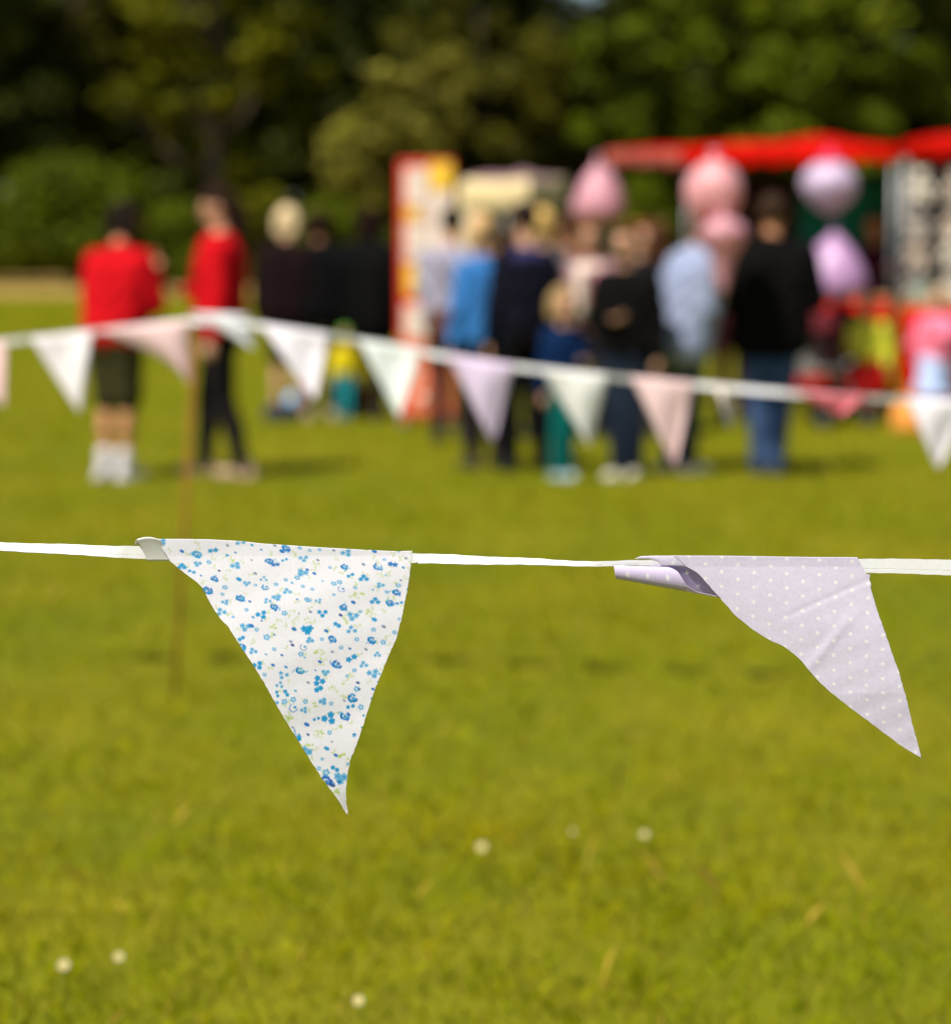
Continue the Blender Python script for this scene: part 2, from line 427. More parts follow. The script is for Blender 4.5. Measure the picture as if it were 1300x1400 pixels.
# the wood behind: one dense mass of leaves, lower where the sky shows through
def woodland():
    g = np.random.default_rng(77); cen = []; rads = []; per = []
    for i in range(520):
        Yw = g.uniform(106, 116); x = g.uniform(-46, 46); top = 20 - 6.4*math.exp(-((x-5.6)/2.0)**2) + 1.2*math.sin(x*.7)*(abs(x-5.4) > 4)
        z = g.uniform(0, 1)*(top-1.6)
        cen.append((x, Yw, z)); r = g.uniform(1.5, 2.5); rads.append((r, r*.8, r)); per.append(230)
    co, f = leaf_cloud(cen, rads, per, .55, 77); co[:, 2] = np.maximum(co[:, 2], .02)
    o = link('woodland', np_mesh('woodland', co, f, 4), LEAF['dark'], smooth=False)
    tag(o, 'dark mass of woodland closing off the field behind the nearer trees', 'woodland', kind='stuff')
woodland()

# ------------------------------------------------------------------ people
def capsule(bm, p1, p2, r1, r2, seg=12):
    p1 = Vector(p1); p2 = Vector(p2); d = p2-p1; L_ = d.length
    if L_ < 1e-6: d = Vector((0,0,1e-4)); L_ = 1e-4
    dn = d.normalized()
    pts = []; rr = []
    for t in (80, 55, 28, 0):
        pts.append(p1 - dn*r1*math.sin(R(t))); rr.append(r1*math.cos(R(t)))
    for t in (0, 28, 55, 80):
        pts.append(p2 + dn*r2*math.sin(R(t))); rr.append(r2*math.cos(R(t)))
    add_tube(bm, pts, rr, seg)
def ellipsoid(bm, c, r, q=None):
    m = Matrix.Translation(Vector(c))
    if q is not None: m = m @ q.to_matrix().to_4x4()
    m = m @ Matrix.Diagonal((*r, 1))
    bmesh.ops.create_icosphere(bm, subdivisions=3, radius=1.0, matrix=m)
def remeshed(name, bm, voxel, mats, parent, smooth_it=4, wrinkle=0.0, seed=0):
    me = bm_mesh(name, bm)
    t = bpy.data.objects.new('t', me); COL.objects.link(t)
    md = t.modifiers.new('r', 'REMESH'); md.mode = 'VOXEL'; md.voxel_size = voxel
    if smooth_it:
        ms = t.modifiers.new('s', 'SMOOTH'); ms.iterations = smooth_it; ms.factor = 0.5
    dg = bpy.context.evaluated_depsgraph_get(); ev = t.evaluated_get(dg)
    m2 = bpy.data.meshes.new_from_object(ev)
    bpy.data.objects.remove(t); bpy.data.meshes.remove(me)
    if wrinkle > 0:
        n = len(m2.vertices); co = np.empty(n*3, np.float32); m2.vertices.foreach_get('co', co); co = co.reshape(-1, 3)
        no = np.empty(n*3, np.float32); m2.vertices.foreach_get('normal', no); no = no.reshape(-1, 3)
        w = np.sin(co[:, 2]*38 + 5*np.sin(co[:, 0]*17+seed) + 4*np.sin(co[:, 1]*13)) * (0.5+0.5*np.sin(co[:, 0]*11+co[:, 2]*5+seed))
        co += no*(w*wrinkle)[:, None]; m2.vertices.foreach_set('co', co.ravel())
    m2.name = name
    m2.materials.clear()
    return link(name, m2, mats, parent)

SKIN = mat('skin', (0.50, 0.27, 0.165), rough=0.55, nscale=12, namp=0.08)
SKIN_T = mat('skin_tanned', (0.48, 0.22, 0.11), rough=0.55, nscale=12, namp=0.08)
EYE = mat('eye', (0.02, 0.015, 0.012), rough=0.2, namp=0)
_mc = {}
def cloth(c):
    k = tuple(round(v, 3) for v in c)
    if k not in _mc: _mc[k] = mat('cloth_%d' % len(_mc), c, rough=0.88, nscale=9, namp=0.12, bump=0.4, bscale=90, spec=0.05)
    return _mc[k]
def fl(c): return c

ARMS = {   # (upper arm direction, forearm direction) for the right arm (x = outward), y = forward
    'down': ((0.22, -0.05, -1), (0.10, 0.18, -1)),
    'front': ((0.25, 0.15, -1), (-0.35, 0.95, 0.10)),
    'phone': ((0.35, 0.45, -0.75), (-0.45, 0.40, 0.95)),
    'hip': ((0.7, -0.15, -0.8), (-0.75, 0.3, -0.55)),
    'fold': ((0.28, 0.12, -1), (-0.95, 0.55, 0.05)),
    'reach': ((0.15, 0.8, -0.55), (-0.1, 1.0, 0.15)),
    'back': ((0.2, -0.35, -1), (-0.05, 0.1, -1)),
    'near': ((0.12, 0.30, -1), (-0.35, 0.50, 0.75)),
    'tuck': ((0.10, 0.10, -1), (-0.35, 0.70, 0.35)),
    'up': ((0.35, 0.5, 0.35), (-0.15, 0.5, 0.9)),
}
def person(label, px, feet, top, facing, skin=SKIN, hair=(0.03, 0.018, 0.01), hairstyle='short', top_c=(0.5, 0.02, 0.02), top_n='jumper',
           sleeve=1.0, bot='trousers', bot_c=(0.015, 0.015, 0.018), shoe_c=(0.03, 0.03, 0.03), arms=('down', 'down'), lean=0, stance=0.10,
           stride=0.0, headturn=0, headtilt=0, child=False, hem=0.0, build=1.0, voxel=0.0145, seed=0, Y=None, hood=False, bulk=0.0, crouch=0.0):
    """facing: degrees, 0 = away from the camera (+Y), 90 = to the left, 180 = towards the camera, 270 = right"""
    if Y is None:
        g = ground(px, feet)
    else:
        g = at(px, feet, Y); g.z = 0
    H = at(px, top, g.y).z
    root = empty('person', g, label, 'person', rz=R(facing))
    base_h = 1.80
    s = H / base_h
    root.scale = (s, s, s)
    hs = 1.28 if child else 1.0       # a child's head is bigger for its body
    # joints
    hip_z = 0.93
    pel = Vector((0, 0, hip_z))
    def up(v): return Quaternion((1, 0, 0), -R(lean)) @ (Vector(v) - pel) + pel
    bm = bmesh.new(); tp = bmesh.new(); bt = bmesh.new()
    B = build
    # trunk
    k = 0.014 + bulk
    chest_z = 1.36 if not child else 1.30
    for sx in (-1, 1):
        capsule(bm, (sx*.075*B, 0, hip_z-.02), up((sx*.085*B, 0.01, chest_z-.08)), .108*B, .112*B)
        capsule(tp, up((sx*.078*B, 0, hip_z+.02-hem)), up((sx*.088*B, 0.01, chest_z-.06)), .114*B+k, .116*B+k)
        capsule(bm, up((sx*.09*B, 0, chest_z-.06)), up((sx*.165*B, 0, chest_z+.035)), .085*B, .062)
        capsule(tp, up((sx*.09*B, 0, chest_z-.06)), up((sx*.165*B, 0, chest_z+.035)), .090*B+k, .066+k)
        capsule(bt, (sx*.07*B, 0, hip_z+.06), (sx*.075*B, 0, hip_z-.06), .112*B+.004, .112*B+.006)
    capsule(bm, (0, 0.0, hip_z), up((0, 0.01, chest_z)), .12*B, .12*B)
    capsule(tp, up((0, 0.0, hip_z+.02)), up((0, 0.01, chest_z)), .122*B+k, .12*B+k)
    # neck and head
    nk = up((0, 0.0, chest_z+.07)); hc = up((0, 0.03, 1.665 if not child else 1.80-.135*hs))
    if headtilt: hc = hc + Vector((0, math.sin(R(headtilt))*.06, -abs(math.sin(R(headtilt)))*.03))
    capsule(bm, nk, nk.lerp(hc, 0.75), .060, .055)
    capsule(tp, up((0, 0, chest_z+.02)), nk + Vector((0, 0, .015)), .085+k, .062+k*.6)
    hq = Quaternion((0, 0, 1), R(headturn)) @ Quaternion((1, 0, 0), -R(lean*0.4 + headtilt))
    def hp(v): return hc + hq @ (Vector(v)*hs)
    ellipsoid(bm, hp((0, 0, .012)), (.078*hs, .098*hs, .108*hs), hq)
    ellipsoid(bm, hp((0, .028, -.055)), (.056*hs, .066*hs, .066*hs), hq)
    ellipsoid(bm, hp((0, .104, -.012)), (.013*hs, .018*hs, .022*hs), hq)
    capsule(bm, hp((-.018, .091, -.058)), hp((.018, .091, -.058)), .009, .009, 8)
    for sx in (-1, 1): ellipsoid(bm, hp((sx*.080, -.004, -.004)), (.013*hs, .020*hs, .032*hs), hq)
    if hood:
        ellipsoid(tp, up((0, -.09, chest_z+.09)), (.12, .075, .075))
    # arms
    for sx, an in ((1, arms[0]), (-1, arms[1])):
        ud, fd = ARMS[an] if isinstance(an, str) else an
        sh = up((sx*.175*B, 0, chest_z+.03))
        u = Vector((ud[0]*sx, ud[1], ud[2])).normalized(); f = Vector((fd[0]*sx, fd[1], fd[2])).normalized()
        el_ = sh + u*.285; wr = el_ + f*.245
        capsule(bm, sh, el_, .053, .041); capsule(bm, el_, wr, .041, .027)
        if sleeve > 0.9:
            capsule(tp, sh, el_, .062+k, .052+k*.7); capsule(tp, el_, el_.lerp(wr, 0.95), .052+k*.7, .038+k*.6)
        elif sleeve > 0.5:
            capsule(tp, sh, el_, .062+k, .054+k*.7)
        else:
            capsule(tp, sh, sh.lerp(el_, 0.6), .062+k, .060+k*.7)
        # hand: palm, four fingers of unequal length, thumb
        side = f.cross(Vector((0, 0, 1)));
        if side.length < .1: side = Vector((0, 1, 0))
        side.normalize(); nrm = side.cross(f).normalized()
        if an in ('down', 'back'): side, nrm = Vector((0, 1, 0)), Vector((-sx, 0, 0))
        pc = wr + f*.05
        capsule(bm, wr, wr + f*.03, .027, .026); 
        for q, (o, ln) in enumerate(((.030, .070), (.010, .080), (-.011, .074), (-.031, .058))):
            a = wr + f*.025 + side*o*.5; b_ = wr + f*.088 + side*o
            capsule(bm, a, b_, .015, .0125, 8)
            c_ = b_ + (f*.8 + nrm*.35).normalized()*ln*.5; d_ = c_ + (f*.5 + nrm*.8).normalized()*ln*.45
            capsule(bm, b_, c_, .0105, .0095, 8); capsule(bm, c_, d_, .0095, .008, 8)
        t0 = wr + f*.03 + side*.028; t1 = t0 + (f*.6 + side*.6 + nrm*.3)*.045; t2 = t1 + (f*.9 + nrm*.4)*.03
        capsule(bm, t0, t1, .014, .012, 8); capsule(bm, t1, t2, .0115, .009, 8)
    # legs
    for sx in (-1, 1):
        hipj = Vector((sx*.088*B, 0, hip_z-.02))
        fy = stride*sx
        ank = Vector((sx*stance, fy - .02, .085))
        kn = hipj.lerp(ank, 0.52) + Vector((0, .035 + crouch, 0.01))
        capsule(bm, hipj, kn, .088*B, .054); capsule(bm, kn, ank, .053, .036)
        capsule(bm, kn + Vector((0, -.02, -.06)), kn.lerp(ank, .45) + Vector((0, -.025, 0)), .046, .042)
        capsule(bm, ank + Vector((0, -.03, -.045)), ank + Vector((sx*.02, .13, -.055)), .032, .026)
        if bot == 'trousers':
            capsule(bt, hipj, kn, .096*B+.008, .070); capsule(bt, kn, ank + Vector((0, .0, -.015)), .070, .058); capsule(bt, kn + Vector((0, -.02, -.06)), kn.lerp(ank, .5) + Vector((0, -.024, 0)), .062, .058)
        elif bot == 'shorts':
            e = hipj.lerp(kn, 0.95); capsule(bt, hipj, e, .100*B+.008, .088)
        elif bot == 'leggings':
            capsule(bt, hipj, kn, .094*B, .062); capsule(bt, kn, ank, .061, .044); capsule(bt, kn + Vector((0, -.02, -.06)), kn.lerp(ank, .45) + Vector((0, -.025, 0)), .055, .05)
        sh_ = bmesh.new()
        capsule(sh_, ank + Vector((0, -.035, -.04)), ank + Vector((0, -.01, .01)), .042, .044)
        capsule(sh_, ank + Vector((0, -.045, -.048)), ank + Vector((sx*.02, .14, -.052)), .038, .034)
        add_box(sh_, ank.x-.040+sx*.008, ank.x+.044+sx*.008, ank.y-.085, ank.y+.17, 0.0, .028, bev=0.01)
        remeshed('shoe', sh_, 0.012, cloth(shoe_c), root, 3)
    if bot == 'skirt':
        add_lathe(bt, [(.19*B, .48), (.185*B, .5), (.15*B, .75), (.135*B, .95), (.12*B, 1.04)], 16)
    remeshed('body', bm, voxel, skin, root, 3)
    remeshed(top_n, tp, 0.018, cloth(top_c), root, 3, wrinkle=0.010, seed=seed)
    remeshed({'leggings': 'leggings', 'shorts': 'shorts', 'skirt': 'skirt'}.get(bot, 'trousers'), bt, 0.02, cloth(bot_c), root, 3, wrinkle=0.003, seed=seed+1)
    # hair
    hb = bmesh.new()
    ellipsoid(hb, hp((0, -.018, .030)), (.088*hs, .100*hs, .102*hs), hq)
    ellipsoid(hb, hp((0, .02, .085)), (.07*hs, .075*hs, .040*hs), hq)
    if hairstyle == 'long':
        for sx in (-1, 0, 1): capsule(hb, hp((sx*.055, -.035, .02)), hp((sx*.07, -.06, -.20)), .062*hs, .045*hs)
    elif hairstyle == 'bob':
        for sx in (-1, 0, 1): capsule(hb, hp((sx*.055, -.03, .02)), hp((sx*.068, -.035, -.085)), .058*hs, .048*hs)
    elif hairstyle == 'ponytail':
        capsule(hb, hp((0, -.10, .02)), hp((0, -.145, -.16)), .045, .025)
    elif hairstyle == 'big':
        for a in range(9):
            t = a/9*2*math.pi; ellipsoid(hb, hp((math.cos(t)*.075, -.03+math.sin(t)*.05, .02+.05*math.sin(t*2))), (.065, .065, .07))
    ho = remeshed('hair' if hairstyle != 'hat' else 'hat', hb, 0.012, cloth(hair), root, 2, wrinkle=0.003, seed=seed+3)
    for sx in (-1, 1):
        eb = bmesh.new(); ellipsoid(eb, hp((sx*.031, .089, .012)), (.011*hs, .007*hs, .007*hs), hq)
        link('eye', bm_mesh('eye', eb), EYE, root)
    return root, s

RED = (0.42, 0.004, 0.008); BLACK = (0.0035, 0.0032, 0.0032)
# -- the nearer row
p1, s1 = person('person in red jumper and dark shorts with hands raised to face', 160, 656, 268, 328, SKIN_T, (0.012, 0.008, 0.006), 'bob', RED, 'jumper',
       bot='shorts', bot_c=(0.035, 0.033, 0.012), shoe_c=(0.55, 0.52, 0.55), arms=(((.22, .22, -1), (-.45, .42, .95)), ((.25, .1, -1), (-.5, .6, .7))), lean=7, stance=.07, stride=.012, seed=1, build=1.12, bulk=.008, hem=-.0, headtilt=8)
p2, s2 = person('person in red jumper and black trousers facing left', 302, 652, 250, 88, SKIN, (0.02, 0.01, 0.006), 'ponytail', RED, 'jumper',
       bot_c=(0.012, 0.010, 0.011), shoe_c=(0.42, 0.29, 0.20), arms=('front', 'down'), stance=.09, stride=.13, seed=2, hem=-.0, headturn=8, headtilt=20, lean=-4, build=1.2)
p3, s3 = person('person in navy and black with back turned beside the child in teal trousers', 718, 645, 272, 20, SKIN, (0.02, 0.012, 0.01), 'short', (0.006, 0.006, 0.012), 'jacket',
       bot_c=BLACK, shoe_c=(0.01, 0.01, 0.01), stance=.12, stride=.03, seed=3, build=.92, arms=('fold', 'down'))
p4, s4 = person('small child in blue jacket and teal trousers among the adults', 768, 655, 388, 200, SKIN, (0.28, 0.19, 0.08), 'bob', (0.004, 0.018, 0.065), 'jacket',
       bot_c=(0.003, 0.11, 0.10), shoe_c=(0.35, 0.45, 0.5), child=True, stance=.05, build=.7, seed=4, arms=('down', 'front'))
p5, s5 = person('person in black jacket and dark trousers with white trainers', 856, 655, 305, 150, SKIN, (0.07, 0.022, 0.01), 'short', BLACK, 'jacket',
       bot_c=(0.013, 0.02, 0.035), shoe_c=(0.62, 0.58, 0.45), stance=.04, stride=.06, seed=5, arms=('fold', 'down'), bulk=.01)
p6, s6 = person('person in pale blue denim jacket bending forward to the right', 930, 648, 278, 290, SKIN, (0.10, 0.05, 0.02), 'bob', (0.25, 0.29, 0.42), 'denim_jacket',
       bot_c=(0.010, 0.022, 0.042), shoe_c=(0.45, 0.40, 0.38), arms=(((.10, -.05, -1), (-.30, .38, .62)), ((.12, .0, -1), (-.30, .40, .50))), lean=10, stance=.05, stride=.05, seed=6, build=1.16, bulk=.03, hem=.08)
p7, s7 = person('person in black jacket and blue jeans seen from behind', 1050, 648, 262, 345, SKIN_T, (0.035, 0.02, 0.012), 'short', BLACK, 'jacket',
       bot_c=(0.035, 0.065, 0.14), shoe_c=(0.03, 0.04, 0.07), arms=('fold', 'fold'), stance=.055, seed=7, build=1.16, bulk=.026, hem=.06)
# -- the farther row
person('blonde haired person in dark brown jacket left of the people in black', 395, 574, 280, 340, SKIN, (0.62, 0.47, 0.27), 'bob', (0.008, 0.0035, 0.004), 'jacket',
       bot='shorts', bot_c=(0.02, 0.012, 0.014), shoe_c=(0.02, 0.02, 0.03), seed=8, bulk=.02, build=1.1, hem=.05)
person('dark haired person in black jacket next to the blonde one', 437, 574, 284, 10, SKIN_T, (0.02, 0.010, 0.006), 'bob', (0.004, 0.004, 0.005), 'jacket',
       bot_c=(0.02, 0.02, 0.022), shoe_c=(0.36, 0.28, 0.18), seed=9, arms=('fold', 'fold'), build=1.15, bulk=.02, hem=.05)
person('person in bulky black coat just left of the red and white board', 505, 574, 284, 330, SKIN, (0.012, 0.005, 0.004), 'bob', (0.003, 0.003, 0.003), 'coat',
       bot_c=(0.012, 0.012, 0.012), seed=10, arms=('fold', 'fold'), build=1.25, bulk=.04, hem=.12)
person('person in grey shirt with brown bag in front of the board', 618, 604, 280, 350, SKIN_T, (0.015, 0.01, 0.008), 'short', (0.27, 0.26, 0.33), 'shirt',
       bot_c=(0.02, 0.015, 0.012), seed=11, arms=('tuck', 'tuck'), sleeve=.7, build=1.10, bulk=.01)
person('person in bright blue top and black trousers right of the grey shirt', 663, 640, 288, 30, SKIN, (0.5, 0.32, 0.15), 'bob', (0.035, 0.16, 0.42), 'top',
       bot_c=(0.012, 0.008, 0.010), seed=12, build=.86, arms=('down', 'down'), lean=3, hem=.03)
person('person with yellow blonde hair and grey cardigan behind the one in navy', 742, 600, 282, 20, SKIN, (0.52, 0.34, 0.11), 'bob', (0.10, 0.09, 0.10), 'cardigan',
       bot_c=(0.012, 0.012, 0.013), seed=13, arms=('down', 'fold'))
person('person in patterned pink and cream scarf facing the camera beside the black jacket', 805, 600, 300, 170, SKIN, (0.16, 0.07, 0.03), 'long', (0.30, 0.16, 0.17), 'cardigan',
       bot_c=(0.015, 0.015, 0.02), seed=14, arms=('fold', 'down'))
person('brown haired person standing between the black jacket and denim jacket', 897, 590, 300, 30, SKIN, (0.08, 0.03, 0.015), 'long', (0.02, 0.012, 0.012), 'jacket',
       bot_c=(0.20, 0.18, 0.16), seed=15, arms=('down', 'fold'))
person('person in dark maroon top standing between denim jacket and black jacket', 1000, 578, 300, 0, SKIN, (0.30, 0.20, 0.10), 'bob', (0.05, 0.012, 0.015), 'top',
       bot_c=(0.03, 0.008, 0.01), seed=16, arms=('fold', 'down'))
person('small child in yellow coat and green hat beside the people in black', 472, 576, 446, 190, SKIN, (0.13, 0.36, 0.04), 'hat', (0.62, 0.50, 0.01), 'coat',
       bot_c=(0.02, 0.25, 0.30), shoe_c=(0.3, 0.2, 0.03), child=True, seed=17, stance=.07, arms=('down', 'down'), voxel=.016)
person('short person in dark maroon top in front of the red counter, under the lilac bag', 1146, 574, 392, 20, SKIN_T, (0.03, 0.01, 0.008), 'bob', (0.09, 0.012, 0.022), 'top',
       bot_c=(0.05, 0.045, 0.04), seed=25, arms=('fold', 'fold'), voxel=.015, build=1.35, bulk=.02, hem=.04)
person('child in lime yellow top in front of the red counter cloth', 1184, 578, 400, 160, SKIN, (0.10, 0.05, 0.02), 'short', (0.66, 0.66, 0.05), 'top',
       bot_c=(0.30, 0.01, 0.01), child=True, seed=18, stance=.07, arms=('front', 'down'), voxel=.016, build=1.1)
person('child in bright pink top at the right edge near the soft toys', 1278, 592, 392, 130, SKIN, (0.28, 0.16, 0.07), 'ponytail', (0.75, 0.17, 0.26), 'top',
       bot='skirt', bot_c=(0.42, 0.52, 0.78), shoe_c=(0.7, 0.15, 0.05), child=True, seed=19, stance=.08, arms=('front', 'reach'), voxel=.016, build=1.5)
person('stall keeper in maroon top with dark hair leaning on the counter', 1192, 560, 286, 165, SKIN_T, (0.02, 0.008, 0.010), 'long', (0.055, 0.010, 0.022), 'top',
       bot_c=(0.02, 0.02, 0.02), seed=20, arms=('reach', 'reach'), Y=19.1, lean=8, sleeve=.7)

person('person in long dark coat deep in the crowd behind the blue jacketed child', 778, 592, 296, 40, SKIN_T, (0.05, 0.02, 0.01), 'short', (0.006, 0.005, 0.006), 'coat',
       bot_c=(0.01, 0.01, 0.012), seed=22, arms=('fold', 'tuck'), voxel=.015, hem=.1)
person('reddish haired person whose face shows above the black jacket', 872, 598, 300, 200, SKIN, (0.14, 0.035, 0.012), 'bob', (0.012, 0.010, 0.012), 'jacket',
       bot_c=(0.05, 0.05, 0.055), seed=23, arms=('tuck', 'down'), voxel=.015)
person('short person in brown jacket between the blue top and the navy one', 690, 590, 312, 60, SKIN_T, (0.03, 0.015, 0.01), 'short', (0.06, 0.022, 0.012), 'jacket',
       bot_c=(0.01, 0.01, 0.012), seed=24, arms=('front', 'down'), voxel=.015)
# scarf and shirt details worn by people: extra clothing parts
def worn(name, parent, c, fn, voxel=0.012):
    b = bmesh.new(); fn(b); return remeshed(name, b, voxel, cloth(c), parent, 2, wrinkle=0.003, seed=5)
def find_person(bit):
    return [o for o in bpy.data.objects if o.get('category') == 'person' and bit in o['label']][0]
sc_p = find_person('scarf')
worn('scarf', sc_p, (0.62, 0.52, 0.44), lambda b: (capsule(b, (-.09, .1, 1.40), (.09, .1, 1.40), .05, .05), capsule(b, (.05, .15, 1.36), (.07, .16, 1.06), .05, .06)))
worn('scarf', sc_p, (0.62, 0.20, 0.28), lambda b: capsule(b, (-.09, .14, 1.36), (-.12, .15, 1.02), .05, .065))
for sx in (-1, 1): worn('sock', p1, (0.58, 0.55, 0.58), lambda b, sx=sx: capsule(b, (sx*.07, sx*.012-.02, .10), (sx*.071, sx*.012-.016, .17), .048, .052))
worn('hair_lock', p2, (0.02, 0.01, 0.006), lambda b: (capsule(b, (0, -.07, 1.66), (0, -.15, 1.42), .07, .045)))
worn('collar', p3, (0.03, 0.03, 0.10), lambda b: capsule(b, (-.05, -.02, 1.42), (.05, -.02, 1.42), .075, .075))
pk = find_person('bright pink')
worn('sash', pk, (0.25, 0.45, 0.75), lambda b: (capsule(b, (-.12, .03, .93), (.12, .03, .93), .15, .15)))
gs = find_person('brown bag')
worn('bag', gs, (0.10, 0.035, 0.018), lambda b: add_box(b, -.13, .17, -.28, -.16, .78, 1.02, bev=.03))
worn('strap', gs, (0.08, 0.03, 0.015), lambda b: (capsule(b, (.12, -.2, 1.0), (-.12, -.13, 1.42), .014, .014), capsule(b, (-.12, -.13, 1.42), (-.14, .1, 1.40), .014, .014)))

# ------------------------------------------------------------------ stalls and goods
RED_CANVAS = mat('red_canvas', (0.50, 0.005, 0.001), rough=0.9, nscale=2.5, namp=0.28, bump=0.3, bscale=25, transl=0.12, spec=0.05)
FADED = mat('faded_red_canvas', (0.34, 0.07, 0.045), rough=0.7, nscale=3, namp=0.3, bump=0.3, bscale=25, transl=0.1)
STEEL = mat('dull_steel', (0.25, 0.25, 0.26), rough=0.45, metallic=0.8, nscale=20, namp=0.15)
TEAL = mat('teal_cloth', (0.008, 0.19, 0.155), rough=0.85, nscale=3, namp=0.25, bump=0.4, bscale=10)
WOOD = mat('counter_wood', (0.42, 0.22, 0.09), rough=0.6, nscale=8, namp=0.3)
DARKCLOTH = mat('dark_maroon_cloth', (0.03, 0.008, 0.012), rough=0.9, nscale=4, namp=0.3)

def sheet(name, fn, nu, nv, m, parent, thick=0.003, smooth=True):
    """a cloth sheet from fn(u, v) with real thickness"""
    co = []; 
    for j in range(nv+1):
        for i in range(nu+1): co.append(fn(i/nu, j/nv))
    f = [(j*(nu+1)+i, j*(nu+1)+i+1, (j+1)*(nu+1)+i+1, (j+1)*(nu+1)+i) for j in range(nv) for i in range(nu)]
    me = bpy.data.meshes.new(name); me.from_pydata(co, [], f); me.update()
    o = link(name, me, m, parent, smooth)
    sm = o.modifiers.new('thick', 'SOLIDIFY'); sm.thickness = thick; sm.offset = 0
    return o

def awning(label, A, B_, depth, zf, zb, rise, mats, posts=((0, 0), (1, 0), (0, 1), (1, 1)), val=0.13, sag=0.02):
    """A, B_: front left and right corners on the ground; the canopy pitches to a ridge"""
    A = Vector(A); B_ = Vector(B_); root = empty('market_stall', (A+B_)/2, label, 'stall')
    c = (A+B_)/2; ax = (B_-A).normalized(); w = (B_-A).length; ay = Vector((-ax.y, ax.x, 0))
    root.rotation_euler = (0, 0, math.atan2(ax.y, ax.x))
    hw = w/2
    def top(u, v):
        x = -hw + u*w; y = v*depth
        r = 1-abs(2*v-1); p = 1-abs(2*u-1)
        z = zf + (zb-zf)*v + rise*min(r, p*1.6) - sag*math.sin(math.pi*u)*(1-r) + 0.02*math.sin(u*11+1)*r + 0.012*math.sin(u*23)*r
        return (x, y, z)
    sheet('canopy', top, 28, 12, mats[0], root)
    # valance: scalloped strips, one for each side
    def valf(fnpos, n):
        def f(u, v):
            x, y, z, nx, ny = fnpos(u)
            sc = 0.75 + 0.25*abs(math.sin(math.pi*u*n))
            wv = 0.012*math.sin(u*n*2*math.pi)*v
            return (x+nx*wv, y+ny*wv, z - 0.004 - v*val*sc)
        return f
    NP = 11
    for q in range(NP):
        sheet('valance', valf(lambda u, q=q: (-hw+(q+.004+u*.992)/NP*w, -0.004, top((q+u)/NP, 0)[2], 0, 1), 1), 8, 4, mats[2] if q < 3 else mats[1], root)
    sheet('valance', valf(lambda u: (-hw-0.004, u*depth, top(0, u)[2], 1, 0), 8), 64, 4, mats[2], root)
    sheet('valance', valf(lambda u: (hw+0.004, u*depth, top(1, u)[2], 1, 0), 8), 64, 4, mats[1], root)
    for (i, j) in posts:
        x = -hw+0.03 + i*(w-0.06); y = 0.03 + j*(depth-0.06)
        tube_obj('post', [(x, y, 0), (x, y, top(i, j)[2]-0.02)], 0.016, STEEL, root)
    for (a, b) in (((-hw+.03, .03, zf-.03), (hw-.03, .03, zf-.03)), ((-hw+.03, depth-.03, zb-.03), (hw-.03, depth-.03, zb-.03))):
        tube_obj('rail', [a, b], 0.012, STEEL, root)
    return root, w, depth

def gp(px, Y): v = at(px, 400, Y); v.z = 0; return v
stall1, w1, d1 = awning('long red awning stall with teal back cloth behind the crowd', gp(826, 18.9), gp(1222, 17.9), 2.2, 2.19, 2.22, 0.10,
                        (RED_CANVAS, RED_CANVAS, FADED))
# faded left end of the valance, teal back cloth, maroon cloth, counter
def drape(x0, x1, y, z0, z1, folds, amp):
    return lambda u, v: (x0+(x1-x0)*u, y + amp*math.sin(u*folds*6.28)*(0.4+0.6*v), z1-(z1-z0)*v)
sheet('back_cloth', drape(-0.12, 1.10, 2.10, 0.9, 2.05, 7, .03), 60, 6, TEAL, stall1)
sheet('back_cloth', drape(-0.85, -0.13, 2.12, 0.6, 2.0, 6, .03), 60, 6, DARKCLOTH, stall1)
box_obj('counter', (0.25, 1.12, 0.50, 1.0, 0.93, 0.97), WOOD, stall1)
sheet('counter_cloth', drape(0.25, 1.12, 0.49, 0.12, 0.925, 6, .015), 60, 6, RED_CANVAS, stall1)
for x in (0.29, 1.08):
    for y in (0.54, 0.96): tube_obj('leg', [(x, y, 0), (x, y, .93)], .015, STEEL, stall1)

stall2, w2, d2 = awning('red roofed stall hung with beige soft toys at the right edge', gp(1228, 17.6), gp(1600, 17.2), 2.2, 2.20, 2.23, 0.16,
                        (RED_CANVAS, RED_CANVAS, RED_CANVAS), val=0.11)
GREYB = mat('grey_board', (0.055, 0.05, 0.042), rough=0.85, nscale=5, namp=0.4)
box_obj('display_board', (-w2/2+.04, -w2/2+.62, 0.10, 0.13, 0.95, 2.0), GREYB, stall2)
box_obj('counter', (-w2/2+.02, w2/2-.02, -0.28, 0.05, 0.90, 0.94), WOOD, stall2)
sheet('counter_cloth', drape(-w2/2+.02, w2/2-.02, -0.285, 0.1, 0.895, 9, .012), 70, 6, RED_CANVAS, stall2)

# soft toys on the board
PLUSH = [mat('plush_beige', (0.42, 0.33, 0.25), rough=1, nscale=30, namp=.2, bump=.8, bscale=150, sheen=.4),
         mat('plush_grey', (0.30, 0.26, 0.22), rough=1, nscale=30, namp=.2, bump=.8, bscale=150, sheen=.4),
         mat('plush_cream', (0.56, 0.50, 0.40), rough=1, nscale=30, namp=.2, bump=.8, bscale=150, sheen=.4)]
def teddy():
    b = bmesh.new()
    ellipsoid(b, (0, 0, .085), (.062, .052, .075)); ellipsoid(b, (0, -.012, .195), (.056, .052, .050)); ellipsoid(b, (0, -.058, .185), (.024, .024, .02))
    for sx in (-1, 1):
        ellipsoid(b, (sx*.045, 0, .242), (.02, .012, .02)); capsule(b, (sx*.055, -.01, .13), (sx*.10, -.04, .08), .024, .022)
        capsule(b, (sx*.035, -.02, .04), (sx*.06, -.07, .0), .028, .027)
    return b
